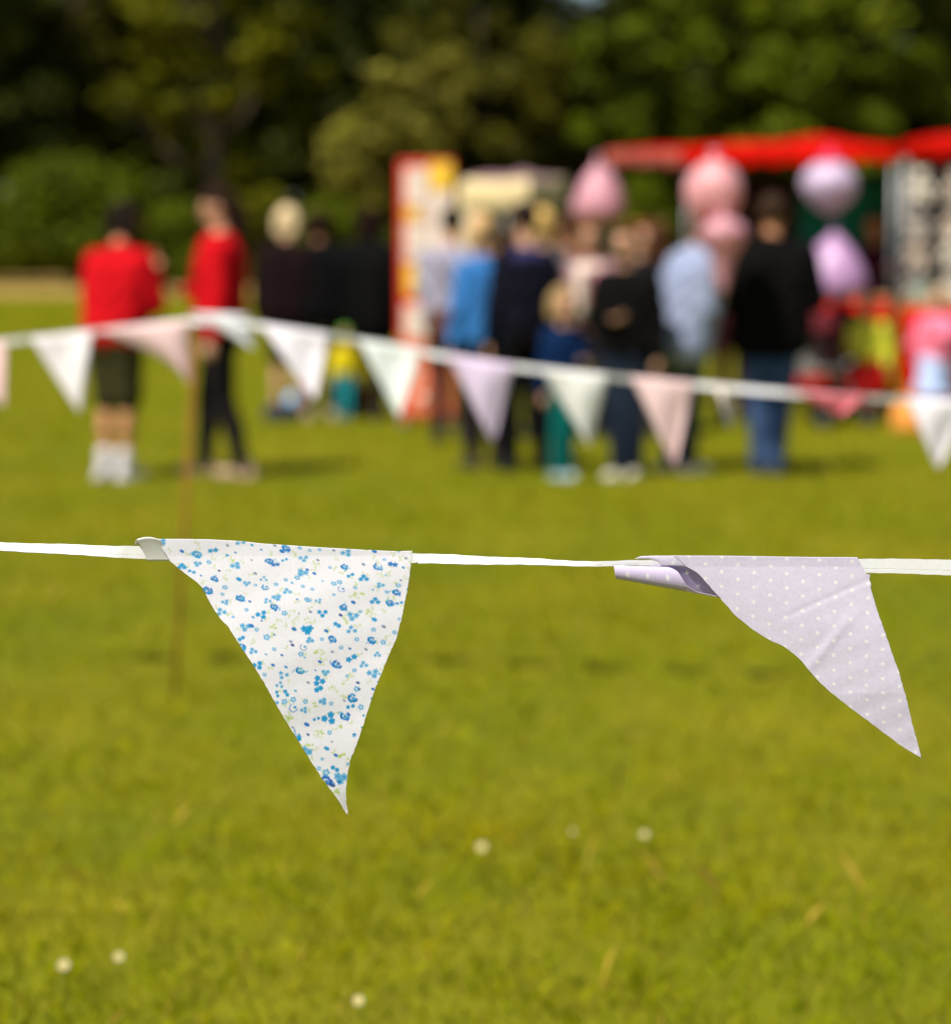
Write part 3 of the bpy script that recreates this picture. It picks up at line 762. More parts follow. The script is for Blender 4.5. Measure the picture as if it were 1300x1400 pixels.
tb = remeshed('soft_toy', teddy(), 0.009, PLUSH[0], None, 2); tm = tb.data; bpy.data.objects.remove(tb)
m_st2 = Matrix.Translation(stall2.location) @ stall2.rotation_euler.to_matrix().to_4x4()
toy_meshes = []
for m_ in PLUSH:
    q = tm.copy(); q.materials.clear(); q.materials.append(m_); q.name = 'soft_toy'; toy_meshes.append(q)
rows = ['top', 'second', 'third', 'fourth']; kc = ['beige', 'grey', 'cream']
kk = 0
for r_ in range(4):
    for c_ in range(2):
        mi = [2, 0, 1, 0, 0, 2, 1, 2][kk]; me = toy_meshes[mi]
        o = bpy.data.objects.new('soft_toy', me); COL.objects.link(o)
        lp = Vector((-w2/2 + .15 + .26*c_ + .03*math.sin(kk*3), 0.04, 1.72 - r_*.25 + .02*math.cos(kk*5)))
        o.location = m_st2 @ lp; o.rotation_euler = (0, 0.15*math.sin(kk*2.3), stall2.rotation_euler.z + 0.3*math.sin(kk*1.7))
        tag(o, '%s soft toy bear, %s from the %s on the %s side of the display board' % (kc[mi], ['first', 'second', 'third', 'fourth'][r_], 'top', ['left', 'right'][c_]), 'soft toy', 'soft toys hung on the display board')
        bmh = bmesh.new()
        add_tube(bmh, [(0, .0, .235), (0, .03, .262), (0, .062, .27)], .004, 6)
        link('hook', bm_mesh('hook', bmh), STEEL, o)
        kk += 1

# candyfloss bags hanging from the awning
def floss_mat(name, c):
    return mat(name, c, rough=0.35, nscale=14, namp=0.12, bump=0.8, bscale=22, transl=0.35, spec=0.5)
FL = {'pink': floss_mat('floss_pink', (0.72, 0.36, 0.42)), 'rose': floss_mat('floss_rose', (0.80, 0.40, 0.42)), 'lilac': floss_mat('floss_lilac', (0.56, 0.33, 0.58)),
      'pale': floss_mat('floss_pale', (0.64, 0.50, 0.68)), 'crimson': floss_mat('floss_crimson', (0.72, 0.03, 0.12)), 'cream': floss_mat('floss_cream', (0.92, 0.72, 0.58))}
def bag(label, px, py, Y, rw, hh, shape, m, topz, tip=None, stick=0):
    c = at(px, py, Y); root = empty('candyfloss_bag', c, label, 'candyfloss bag', 'candyfloss bags at the red stall')
    if shape == 'cone': prof = [(.05, -.5), (.6, -.49), (.95, -.42), (1.0, -.28), (.9, -.05), (.68, .18), (.42, .34), (.2, .44), (.10, .5)]
    elif shape == 'ball': prof = [(.12, -.5), (.5, -.46), (.85, -.3), (1.0, -.05), (.97, .15), (.78, .34), (.45, .46), (.12, .5)]
    elif shape == 'drop': prof = [(.05, -.5), (.18, -.44), (.30, -.25), (.42, -.05), (.7, .12), (1.0, .27), (.95, .38), (.6, .46), (.15, .5)]
    else: prof = [(.05, -.5), (.35, -.45), (.75, -.25), (1.0, .0), (.85, .2), (.5, .38), (.15, .5)]
    sd_ = px*0.01; ks = 2.6 if tip is FL['crimson'] else 1.0
    b = bmesh.new()
    add_lathe(b, [(r*rw, z*hh) for r, z in prof], 28, wob=lambda t, z: 0.045*math.sin(3*t+sd_*7+z*9) + 0.03*math.sin(7*t+z*14+sd_))
    o = link('bag', bm_mesh('bag', b), m, root)
    sub = o.modifiers.new('s', 'SUBSURF'); sub.levels = 1; sub.render_levels = 1
    b = bmesh.new(); add_lathe(b, [(.02*ks, hh*.49-.03*ks), (.045*ks, hh*.49-.02*ks), (.03*ks, hh*.49), (.014, hh*.49+.03), (.032, hh*.49+.06), (.02, hh*.49+.065)], 12)
    link('knot', bm_mesh('knot', b), tip or m, root)
    if stick: tube_obj('stick', [(0, 0, -hh*.45), (.01, .02, -hh*.5-stick)], .006, WOOD, root, 6); return
    tube_obj('string', [(0, 0, hh*.49+.05), (0, 0, max(hh*.49+.07, topz-c.z))], .003, cloth((.5, .5, .5)), root, 5)
bag('pink cone shaped candyfloss bag under the left end of the awning', 818, 262, 18.6, .225, .48, 'cone', FL['pink'], 2.1)
bag('round rose and cream candyfloss bag held up by the person in denim', 976, 262, 12.75, .172, .36, 'ball', FL['rose'], 2.1, FL['pink'], stick=.42)
bag('small pink candyfloss bag narrowing downward just below the round rose one', 988, 350, 12.6, .14, .44, 'drop', FL['pink'], 1.62, stick=.05)
bag('pale lilac candyfloss bag with crimson top under the awning', 1134, 252, 17.1, .23, .44, 'diamond', FL['pale'], 2.1, FL['crimson'])
bag('lilac cone shaped candyfloss bag hanging below the pale one', 1140, 362, 17.1, .26, .50, 'cone', FL['lilac'], 1.62)

# tall red, white and yellow board
def board():
    g = ground(583, 582); root = empty('menu_board', g, 'tall standing board with red edge and white and yellow panels', 'sign', rz=R(-4))
    RB = mat('board_red', (0.62, 0.04, 0.02), rough=.4, nscale=8, namp=.1); WB = mat('board_white', (0.70, 0.58, 0.48), rough=.4, nscale=6, namp=.1)
    YB = mat('board_yellow', (0.80, 0.50, 0.04), rough=.4, nscale=6, namp=.1); CB = mat('board_coral', (0.70, 0.17, 0.09), rough=.4, nscale=6, namp=.2)
    GB = mat('board_mint', (0.25, 0.50, 0.25), rough=.4, nscale=6, namp=.1)
    w = .25; H = 2.14
    box_obj('board', (-w, w, 0, .05, 0.06, H), RB, root)
    def panel(x0, x1, z0, z1, m): box_obj('panel', (x0, x1, -.012, -.0015, z0, z1), m, root, bev=.003)
    root.scale = (.85, 1, .95)
    panel(-.19, .02, 1.78, 2.08, WB); panel(-.19, -.06, 1.66, 1.76, YB); panel(-.05, .02, 1.66, 1.76, WB); panel(-.19, .02, 1.42, 1.64, WB); panel(.03, .235, 1.90, 2.12, YB); panel(.03, .235, 1.42, 1.89, WB)
    panel(-.20, .235, 1.33, 1.41, WB); panel(-.19, .03, 1.06, 1.31, YB); panel(.04, .235, 1.06, 1.31, WB)
    panel(-.20, .10, .72, .98, WB); panel(.11, .235, .66, .98, CB); panel(.0, .20, .52, .65, GB); panel(-.21, -.01, .50, .70, CB)
    panel(-.17, .235, .10, .48, CB)
    for k, (x, z) in enumerate(((-.10, .40), (.10, .34), (-.04, .22), (.14, .18))):
        b = bmesh.new(); add_lathe(b, [(.045, 0), (.045, .006)], 16); 
        bmesh.ops.rotate(b, verts=b.verts[:], cent=(0, 0, 0), matrix=Matrix.Rotation(R(90), 3, 'X'))
        bmesh.ops.translate(b, verts=b.verts[:], vec=(x, -.0135, z)); link('panel', bm_mesh('panel', b), WB, root)
    for x in (-.2, .2): box_obj('foot', (x-.03, x+.03, -.16, .22, 0, .055), STEEL, root)
board()

# cream topped stall behind the people
CREAM = mat('cream_canvas', (0.80, 0.66, 0.36), rough=.7, nscale=3, namp=.12, transl=.2)
MAUVE = mat('mauve_canvas', (0.30, 0.17, 0.18), rough=.7, nscale=3, namp=.12, transl=.1)
stall3, w3, d3 = awning('small cream awning stall behind the people in grey and blue', gp(634, 20.4), gp(722, 20.2), 1.2, 2.0, 2.05, 0.04, (MAUVE, CREAM, CREAM), val=.28)
sheet('side_curtain', drape(-w3/2-.05, -w3/2+.14, 0.02, 0.9, 1.95, 3, .02), 24, 6, CREAM, stall3)
box_obj('counter', (-w3/2+.02, w3/2-.02, .2, .9, .88, .92), WOOD, stall3)
sheet('counter_cloth', drape(-w3/2+.02, w3/2-.02, .19, .08, .875, 5, .012), 40, 5, CREAM, stall3)

# pushchair in front of the red stall
def pushchair():
    g = ground(1122, 584); root = empty('pushchair', g, 'red and grey pushchair standing in front of the red stall', 'pushchair', rz=R(35))
    fab = cloth((0.12, 0.02, 0.025)); gf = cloth((0.16, 0.15, 0.13))
    sheet('seat', lambda u, v: (-.17+.34*u, -.10+.26*v, .42+.02*math.sin(u*3.14)), 8, 6, gf, root, .03)
    sheet('backrest', lambda u, v: (-.17+.34*u, .16+.16*v-.04*math.sin(u*3.14), .42+.42*v), 8, 8, gf, root, .03)
    def hoodf(u, v):
        a = R(10+100*v); x = -.19+.38*u
        return (x, .26-.30*math.cos(a)*(.9+.1*math.sin(u*3.14)), .68+.26*math.sin(a)*(0.8+.2*math.sin(u*3.14)))
    sheet('hood', hoodf, 10, 10, fab, root, .008)
    for sx in (-1, 1):
        x = sx*.20
        tube_obj('frame', [(x, -.28, .10), (x, .10, .50), (x, .34, .98), (x, .40, 1.02)], .012, STEEL, root)
        tube_obj('frame', [(x, .30, .10), (x, .02, .46), (x, -.12, .50)], .012, STEEL, root)
        for y in (-.28, .30):
            b = bmesh.new(); bmesh.ops.create_cone(b, cap_ends=True, segments=20, radius1=.09, radius2=.09, depth=.035, matrix=Matrix.Translation((x+sx*.03, y, .09)) @ Matrix.Rotation(R(90), 4, 'Y'))
            bmesh.ops.bevel(b, geom=b.edges[:], offset=.008, segments=2, affect='EDGES')
            wo_ = link('wheel', bm_mesh('wheel', b), cloth((.02, .02, .02)), root, smooth=False)
            b = bmesh.new(); bmesh.ops.create_cone(b, cap_ends=True, segments=16, radius1=.045, radius2=.045, depth=.042, matrix=Matrix.Translation((x+sx*.03, y, .09)) @ Matrix.Rotation(R(90), 4, 'Y'))
            link('hub', bm_mesh('hub', b), STEEL, wo_, smooth=False)
    tube_obj('handle', [(-.20, .40, 1.02), (.20, .40, 1.02)], .016, cloth((.02, .02, .02)), root)
pushchair()

# loose things on the grass in front of the crowd
def ball(label, px, py, r, c):
    g = ground(px, py); b = bmesh.new(); bmesh.ops.create_uvsphere(b, u_segments=24, v_segments=16, radius=r)
    o = link('ball', bm_mesh('ball', b), mat('ball_paint', c, rough=.3, nscale=5, namp=.1), None); o.location = (g.x, g.y, r)
    tag(o, label, 'ball')
    for k in range(2):
        b = bmesh.new(); pts = [(math.cos(t)*r*1.005, math.sin(t)*r*1.005*math.cos(k*1.5), math.sin(t)*r*1.005*math.sin(k*1.5)) for t in np.linspace(0, 2*np.pi, 33)]
        add_tube(b, pts, .004, 5, cap=False); link('seam', bm_mesh('seam', b), cloth((.7, .7, .7)), o)
ball('bright blue ball on the grass left of the child in yellow', 404, 563, .085, (0.10, 0.42, 0.72))
def bag_on_grass(name, label, px, py, w, d, h, c, strap=True, tip=(0, 0)):
    g = ground(px, py); root = empty(name, g, label, 'bag', rz=R(px % 40 - 20))
    b = bmesh.new()
    pts = [(.85, .0), (1.0, .15), (.98, .5), (.8, .85), (.6, 1.0)]
    rings = []
    for (k, z) in pts:
        rings.append([b.verts.new((w/2*k*math.copysign(abs(math.cos(t))**.6, math.cos(t)), d/2*k*math.copysign(abs(math.sin(t))**.6, math.sin(t)), z*h)) for t in [2*math.pi*i/16 for i in range(16)]])
    for i in range(len(rings)-1):
        for k in range(16): b.faces.new([rings[i][k], rings[i][(k+1) % 16], rings[i+1][(k+1) % 16], rings[i+1][k]])
    b.faces.new(rings[0][::-1]); b.faces.new(rings[-1])
    link('bag', bm_mesh('bag', b), cloth(c), root)
    if strap:
        for sy in (-1, 1):
            tube_obj('strap', [(-w*.2, sy*d*.2, h*.95), (-w*.12, sy*d*.25, h*1.3), (w*.12, sy*d*.25, h*1.3), (w*.2, sy*d*.2, h*.95)], .008, cloth(tuple(v*.7 for v in c)), root)
bag_on_grass('shoulder_bag', 'amber orange bag standing on the grass beside the child in yellow', 500, 572, .20, .13, .26, (0.50, 0.24, 0.02))
bag_on_grass('carrier_bag', 'pale blue and white carrier bag on the grass behind the white trainers', 868, 574, .24, .12, .26, (0.45, 0.52, 0.70))
bag_on_grass('rucksack', 'pale grey rucksack on the grass behind the person in bright blue', 648, 578, .26, .16, .42, (0.36, 0.34, 0.30))
bag_on_grass('tote_bag', 'navy tote bag lying low by the blue ball', 385, 576, .30, .16, .14, (0.015, 0.02, 0.05), False)
bag_on_grass('paper_bag', 'pale orange paper bag on the grass under the pink child', 1240, 590, .24, .15, .26, (0.80, 0.32, 0.07))
# things on the counters
def pot(label, px, Y, z, r, h, c):
    p = at(px, 400, Y); b = bmesh.new(); add_lathe(b, [(r*.75, 0), (r*.8, .01), (r, h*.95), (r*1.05, h), (r*.95, h*.98), (r*.8, h*.6)], 18)
    o = link('tub', bm_mesh('tub', b), mat('tub_paint', c, rough=.4, nscale=6, namp=.1), None, smooth=False); o.location = (p.x, p.y, z)
    tag(o, label, 'tub')
pot('grey green tub on the wooden counter below the soft toys', 1262, 17.42, .942, .10, .16, (0.30, 0.38, 0.32))

# ------------------------------------------------------------------ the far bunting
def far_Y(px): return 6.75 - 0.35*px/1300.0
TAPE = weave_mat('white_tape', (0.79, 0.79, 0.80), transl=0.12, scale=2600)
rope = [(-420, 478), (-200, 474), (0, 466), (60, 459), (130, 451), (200, 444), (262, 437), (310, 438), (360, 444), (450, 457), (530, 470), (600, 484), (700, 499), (800, 510), (870, 517), (950, 524), (1050, 533), (1150, 540), (1240, 545), (1320, 549), (1500, 552), (1750, 545)]
st_g = ground(236, 962)
bunt2 = empty('bunting', (st_g.x, st_g.y, 0), 'farther string of pale flags crossing in front of the crowd', 'bunting')
def interp(ps, x):
    for (a, b) in zip(ps[:-1], ps[1:]):
        if a[0] <= x <= b[0]: return a[1] + (b[1]-a[1])*(x-a[0])/(b[0]-a[0])
    return ps[-1][1]
def ribbon(name, samples, m, parent, thick=0.0011, groove=True):
    """samples: list of (centre Vector, half width, twist radians); a folded tape with real thickness and a stitched fold"""
    prof = [(-1, -.5), (-1, .5), (-.46, .5), (-.42, .15), (-.38, .55), (1, .5), (1, -.5)] if groove else [(-1, -.5), (-1, .5), (1, .5), (1, -.5)]
    b = bmesh.new(); rings = []
    n = len(samples)
    for i, (c, hw, tw) in enumerate(samples):
        d = (samples[min(i+1, n-1)][0] - samples[max(i-1, 0)][0]).normalized()
        upv = Vector((0, 0, 1)); upv = (upv - d*upv.dot(d)).normalized(); fr = d.cross(upv) * 1.0      # towards the camera
        q = Quaternion(d, tw); U = q @ upv; Fv = q @ fr
        if Fv.y > 0 and abs(tw) < 1.5: Fv = Fv
        rings.append([b.verts.new(c + U*hw*a + Fv*thick*bb) for a, bb in prof])
    k = len(prof)
    for i in range(n-1):
        for j in range(k): b.faces.new([rings[i][j], rings[i][(j+1) % k], rings[i+1][(j+1) % k], rings[i+1][j]])
    b.faces.new(rings[0][::-1]); b.faces.new(rings[-1])
    o = link(name, bm_mesh(name, b), m, parent, smooth=False)
    return o
root_m = Matrix.Translation(-bunt2.location)
smp = []
for i in range(0, 181):
    px = -420 + i*(1750+420)/180; smp.append((root_m @ at(px, interp(rope, px)+2, far_Y(px)), 0.0088, 0.35*math.sin(px*0.017)))
ribbon('tape', smp, TAPE, bunt2, groove=False)
def far_flag(TL, TR, tip, c, label, bow=0.0, twist=0.0, seed=0):
    c = tuple(min(.9, v*k) for v, k in zip(c, (1.08, 1.06, 1.17)))
    m = weave_mat('flag_cotton', c, transl=0.3, scale=1500)
    g = random.Random(seed); ph = g.uniform(0, 6)
    def fn(u, v):
        l = (TL[0]+(tip[0]-TL[0])*v + bow*math.sin(math.pi*v), TL[1]+(tip[1]-TL[1])*v)
        r = (TR[0]+(tip[0]-TR[0])*v, TR[1]+(tip[1]-TR[1])*v)
        x = l[0]+(r[0]-l[0])*u; y = l[1]+(r[1]-l[1])*u
        dy = (0.012*math.sin(u*5+ph+v*2) + 0.02*math.sin(ph)*v + twist*(u-.5))*min(1, v*3+.1)
        return root_m @ at(x, y, far_Y(x) - 0.004 + dy)
    o = sheet('flag', fn, 12, 14, m, bunt2, .0006)
    o['label'] = label
far_flag((-72, 472), (8, 466), (6, 558), (0.78, 0.58, 0.52), 'pale pink flag cut by the left edge of the picture')
far_flag((42, 462), (126, 452), (110, 566), (0.80, 0.78, 0.72), 'white flag left of the person in dark shorts', seed=2)
far_flag((132, 451), (258, 438), (262, 528), (0.82, 0.62, 0.56), 'pale pink flag blown wide across the person in shorts', bow=22, seed=3)
far_flag((260, 427), (340, 430), (348, 478), (0.80, 0.82, 0.90), 'small bluish white flag flipped up at the waist of the red jumper', seed=4, twist=.03)
far_flag((356, 443), (450, 456), (430, 548), (0.82, 0.80, 0.80), 'bright white flag under the blonde person', seed=5)
far_flag((490, 464), (575, 478), (546, 573), (0.72, 0.78, 0.68), 'mint white flag under the black coat', seed=6)
far_flag((610, 484), (704, 498), (674, 606), (0.74, 0.64, 0.74), 'pale lilac flag over the black trousers', seed=7)
far_flag((738, 503), (832, 512), (806, 612), (0.78, 0.79, 0.70), 'creamy white flag over the teal trousers', seed=8)
far_flag((862, 514), (950, 522), (922, 638), (0.78, 0.60, 0.54), 'pale peach flag hanging beside the denim jacket', seed=9)
far_flag((978, 526), (1008, 529), (998, 590), (0.74, 0.68, 0.55), 'narrow cream flag twisted edge on', seed=10, twist=.06)
far_flag((1070, 534), (1186, 541), (1150, 568), (0.72, 0.20, 0.22), 'rose red flag curled up under the tape', seed=11, twist=-.04)
far_flag((1238, 544), (1326, 550), (1283, 642), (0.80, 0.78, 0.74), 'white flag near the right edge', seed=12)

# wooden stake holding the far bunting up
tp_ = at(268, 434, far_Y(268)+.02)
stk = empty('wooden_stake', st_g, 'thin reddish brown wooden stake holding up the farther bunting', 'stake')
bm_ = bmesh.new(); dv = tp_ - st_g
add_tube(bm_, [(0, 0, -.05), tuple(dv*.5 + Vector((.004, 0, 0))), tuple(dv)], [.0058, .0055, .005], 8)
link('pole', bm_mesh('pole', bm_), mat('stake_wood', (0.25, 0.075, 0.012), rough=.8, nscale=40, namp=.25), stk)
bm_ = bmesh.new(); e_ = dv - Vector((0, 0, .03)); add_tube(bm_, [tuple(e_ + Vector((math.cos(t)*.009, math.sin(t)*.009, t*.0012))) for t in np.linspace(0, 18, 60)], .0022, 5)
link('string_tie', bm_mesh('string_tie', bm_), cloth((.5, .45, .4)), stk)

# ------------------------------------------------------------------ daisies in the near grass
PET = mat('daisy_petal', (0.62, 0.58, 0.36), rough=.6, namp=.05, transl=.3); YC = mat('daisy_centre', (0.7, 0.45, 0.03), rough=.8, namp=.1); STM = mat('daisy_stem', (0.07, 0.13, 0.02), rough=.7)
def daisy(label, px, py, r=.0098):
    g = ground(px, py); root = empty('daisy', g, label, 'daisy', 'daisies in the near grass')
    z = .052; HQ = Quaternion((1, 0, 0), R(48))
    def hv(v): return HQ @ v + Vector((0, 0, z))
    pb = bmesh.new()
    for k in range(14):
        t = 2*math.pi*k/14; u = Vector((math.cos(t), math.sin(t), 0)); s_ = Vector((-u.y, u.x, 0))
        a = [u*r*.3 + s_*r*.07, u*r*.3 - s_*r*.07, u*r*.75 - s_*r*.17 + Vector((0, 0, r*.25)), u*r*1.0 + Vector((0, 0, r*.3)), u*r*.75 + s_*r*.17 + Vector((0, 0, r*.25))]
        pb.faces.new([pb.verts.new(hv(v)) for v in a])
    link('petals', bm_mesh('petals', pb), PET, root, smooth=False)
    cb = bmesh.new(); ellipsoid(cb, hv(Vector((0, 0, r*.12))), (r*.36, r*.36, r*.22), HQ); link('centre', bm_mesh('centre', cb), YC, root)
    tube_obj('stem', [(.006, .004, -.01), (.003, .002, .03), (0, 0, z)], .0011, STM, root, 6)
daisy('daisy near the bottom left corner, leftmost of the pair', 88, 1358, .0115)
daisy('daisy near the bottom left corner, right hand one of the pair', 163, 1346)
daisy('daisy in the grass below the tip of the floral flag', 658, 1190, .0115)
daisy('daisy in the grass below the middle of the lavender flag', 880, 1172)
daisy('daisy at the bottom edge left of the picture centre', 490, 1408)
daisy('faint daisy left of the one below the lavender flag', 782, 1168, .006)

# ------------------------------------------------------------------ the near bunting, in focus
Y0 = 2.30
bunt = empty('bunting', tuple(at(700, 765, Y0)), 'near string of bunting in sharp focus with a floral and a lavender flag', 'bunting')
bm0 = Matrix.Translation(-bunt.location)
NT = [  # px, top, bottom of the tape as it shows
    (-700, 724, 747), (-400, 731, 752), (-150, 738, 753), (0, 741, 753.5), (60, 743, 757), (110, 744.5, 760), (170, 745, 764), (230, 746, 767), (330, 748, 768), (450, 751, 770), (563, 755, 771.5), (600, 757, 772),
    (650, 759.5, 772.5), (700, 762, 773), (760, 764.5, 774.5), (800, 765.5, 776), (832, 765.8, 776.5), (850, 765, 775), (870, 764.2, 774.5), (905, 763.8, 776), (960, 763, 781), (1080, 763, 783.5), (1180, 763, 784), (1300, 764.2, 786.8), (1500, 766, 789), (1800, 760, 783), (2100, 752, 775)]
FULL = 23.5
smp = []
for i in range(0, 561):
    px = -700 + i*2800/560
    t = interp([(a, b) for a, b, c in NT], px); b_ = interp([(a, c) for a, b, c in NT], px)
    w_ = min(FULL, b_-t); tw = math.acos(min(1, w_/FULL)); sgn = -1
    flat = max(min(1, (px-100)/70)*min(1, max(0, (620-px)/60)) if px > 100 else 0, min(1, max(0, (px-740)/80)))   # lies flat where a flag is sewn on
    w_ -= 3.6*min(1, tw); tw *= 1-flat
    c = bm0 @ at(px, (t+b_)/2 + 0.35*math.sin(px*.05) + .2*math.sin(px*.21), Y0 + 0.002)
    smp.append((c, w_/2/math.cos(tw)/FPX*Y0, tw*sgn))
ribbon('tape', smp, TAPE, bunt, thick=0.0009)
# stitching along the tape
def pl(pts, n):
    """points resampled evenly along a polyline"""
    P = np.array(pts, float); d = np.r_[0, np.cumsum(np.linalg.norm(np.diff(P, axis=0), axis=1))]
    t = np.linspace(0, d[-1], n); return np.stack([np.interp(t, d, P[:, 0]), np.interp(t, d, P[:, 1])], 1)
def smoothpl(A, k=5):
    B = A.copy()
    for _ in range(k): B[1:-1] = B[1:-1]*.5 + (B[:-2]+B[2:])*.25
    return B

def lerp(a, b, t): return a+(b-a)*t
# flag one: white cotton with small blue flowers
F1_left = [(212, 737), (219, 746), (226, 757), (232, 767), (250, 782), (268, 795), (276, 803), (283, 816), (292, 833), (302, 847), (311, 856), (331, 887), (345, 908), (360, 932), (390, 985), (420, 1033), (440, 1064), (455, 1084), (466, 1100), (473, 1112)]
F1_right = [(564, 753), (561, 780), (556, 813), (549, 846), (543, 870), (528, 905), (510, 950), (497, 990), (487, 1020), (478, 1041), (475, 1060), (473, 1080), (473, 1095), (476, 1111)]
F1_top = [(212, 737), (250, 737), (285, 737.5), (330, 740), (356, 743), (430, 748), (500, 752), (545, 754), (564, 753)]

WHITE = np.array([0.80, 0.79, 0.85])
def paint_f1(P):
    c = np.tile(WHITE, (len(P), 1))
    g = np.random.default_rng(5)
    def near(cx, cy, r): return np.where((np.abs(P[:, 0]-cx) < r) & (np.abs(P[:, 1]-cy) < r))[0]
    def put(idx, mask, colr, a=1.0):
        a_ = (mask*a)[:, None]; c[idx] = c[idx]*(1-a_) + np.array(colr)*a_
    def soft(d, r, e=.7): return np.clip((r-d)/e+.5, 0, 1)
    def ell(cx, cy, rx, ry, ang, colr, a=1.0, e=.7):
        idx = near(cx, cy, max(rx, ry)+2)
        if not len(idx): return
        x = P[idx, 0]-cx; y = P[idx, 1]-cy; ca, sa = math.cos(ang), math.sin(ang)
        u = (x*ca+y*sa)/rx; v = (-x*sa+y*ca)/ry; d = np.sqrt(u*u+v*v)
        put(idx, soft(d*min(rx, ry), min(rx, ry), e), colr, a)
    def ring(cx, cy, rx, ry, ang, colr, wid=.4, a=1.0, wob=.12):
        idx = near(cx, cy, max(rx, ry)+3)
        if not len(idx): return
        x = P[idx, 0]-cx; y = P[idx, 1]-cy; ca, sa = math.cos(ang), math.sin(ang)
        u = (x*ca+y*sa)/rx; v = (-x*sa+y*ca)/ry; d = np.sqrt(u*u+v*v); th = np.arctan2(v, u)
        d = d*(1+wob*np.sin(5*th+cx)); m = np.clip((wid-np.abs(d-(1-wid)))*5, 0, 1)
        put(idx, m, colr, a)
    NAVY = (0.02, 0.09, 0.30); BLUE = (0.001, 0.19, 0.56); CYAN = (0.004, 0.33, 0.64); LT = (0.13, 0.44, 0.70); GRN = (0.46, 0.60, 0.14); DG = (0.44, 0.56, 0.22); GREY = (0.22, 0.30, 0.42)
    LOG = []
    def z(X, Y_):
        LOG.append((150+X/2.889, 700+Y_/2.889)); return LOG[-1]
    # sprigs of pale green leaves and hairline stems, then the flowers
    for _ in range(330):
        cx = g.uniform(190, 570); cy = g.uniform(735, 1110); a0 = g.uniform(0, 6.28); k = g.integers(2, 5)
        n = g.uniform(3.0, 7.5)
        bend = g.normal(0, .25); px_, py_ = cx, cy; a = a0
        for q in range(int(n)+3):
            ell(px_, py_, .75, .42, a, DG, .38, .8); px_ += math.cos(a)*1.2; py_ += math.sin(a)*.9; a += bend*.4
            if q % 3 == 1 and k > 0:
                s_ = 1 if q % 2 else -1; ell(px_+math.cos(a+s_*1.2)*2, py_+math.sin(a+s_*1.2)*1.6, g.uniform(1.3, 2.6), g.uniform(.7, 1.25), a+s_*.8, GRN, g.uniform(.4, .8), 1.0); k -= 1
    for X, Y_ in ((700, 805), (715, 815), (920, 845), (835, 870), (890, 1112), (895, 1100), (810, 765), (905, 965), (930, 965), (790, 920), (660, 450), (935, 430), (1000, 325), (500, 340), (820, 560)):
        x, y = z(X, Y_)
        for q in range(3): ell(x+g.normal(0, 2.2), y+g.normal(0, 1.6), g.uniform(2, 3.4), g.uniform(1.0, 1.7), g.uniform(-.8, .8), GRN, .75, 1.0)
    for _ in range(120):
        cx = g.uniform(190, 570); cy = g.uniform(735, 1105); ell(cx, cy, g.uniform(.5, 1.1), g.uniform(.4, .8), g.uniform(0, 3), (0.66, 0.55, 0.42), .4, .9)
    def sq(y): return 0.72 if y < 830 else (0.86 if y < 930 else 1.0)          # the cloth leans back near the tape
    def cres(x, y, rx, ry, ang, sx, sy, colr, a=.95):
        """an ellipse with a shifted ellipse cut from it"""
        idx = near(x, y, max(rx, ry)+2)
        if not len(idx): return
        ca, sa = math.cos(ang), math.sin(ang); X_ = P[idx, 0]-x; Yy = P[idx, 1]-y
        u = (X_*ca+Yy*sa); v = (-X_*sa+Yy*ca)
        m1 = np.clip((1-np.sqrt((u/rx)**2+(v/ry)**2))*min(rx, ry)/.7+.5, 0, 1)
        m2 = np.clip((1-np.sqrt(((u-sx)/(rx*.92))**2+((v-sy)/(ry*.92))**2))*min(rx, ry)/.7+.5, 0, 1)
        put(idx, m1*(1-m2), colr, a)
    def rose(X, Y_, r=6.6, main=BLUE, hi=CYAN):
        x, y = z(X, Y_); k = sq(y)*.85; h = random.Random(int(X*7+Y_)); t0 = h.uniform(0, 6.28); r *= 1.1; sh = h.uniform(.1, .35)
        n = h.choice((5, 6, 7))
        for q in range(n):
            t = t0 + q/n*6.28 + h.uniform(-.35, .35); e = r*h.uniform(.5, .75)
            if h.random() < .14: continue
            ell(x+math.cos(t)*e, y+math.sin(t)*e*k+math.cos(t)*e*sh, r*h.uniform(.30, .48), r*h.uniform(.20, .34)*k, t+1.57+h.uniform(-.5, .5), main if h.random() < .5 else hi, .95, .9)
        ell(x, y, r*.62, r*.42*k, .3+sh, hi, .85)
        cres(x+r*h.uniform(-.1, .2), y, r*.40, r*.30*k, h.uniform(-.5, .9), r*.14, r*.10, tuple(WHITE), .85)
        cres(x-r*.05, y+r*.05, r*.80, r*.66*k, .4, r*.10, -r*.22, main, .9)
        if h.random() < .6: ell(x+h.uniform(-.2, .3)*r, y-h.uniform(.0, .25)*r, r*.20, r*.13*k, .5, NAVY, .8, .8)
        for q in range(h.choice((0, 1, 1, 2))):
            t = h.uniform(0, 6.28); ell(x+math.cos(t)*r*1.2, y+math.sin(t)*r*k, r*h.uniform(.22, .4), r*.16*k, h.uniform(0, 3), LT, .85)
    def trio(X, Y_, r=2.9, colr=CYAN, o=5.0, n=3):
        x, y = z(X, Y_); k = sq(y); r *= 1.25; h = random.Random(int(X*3+Y_)); o *= h.uniform(.8, 1.05)
        for q in range(n):
            t = q/n*6.28 + X*.7; cx = x+math.cos(t)*o; cy = y+math.sin(t)*o*.8*k
            for w_ in range(5):
                tt = w_/5*6.28+q; ell(cx+math.cos(tt)*r*.55, cy+math.sin(tt)*r*.55*k, r*.52, r*.46*k, tt, colr, .92, .8)
            ell(cx, cy, r*.28, r*.24*k, 0, BLUE, .7, .6)
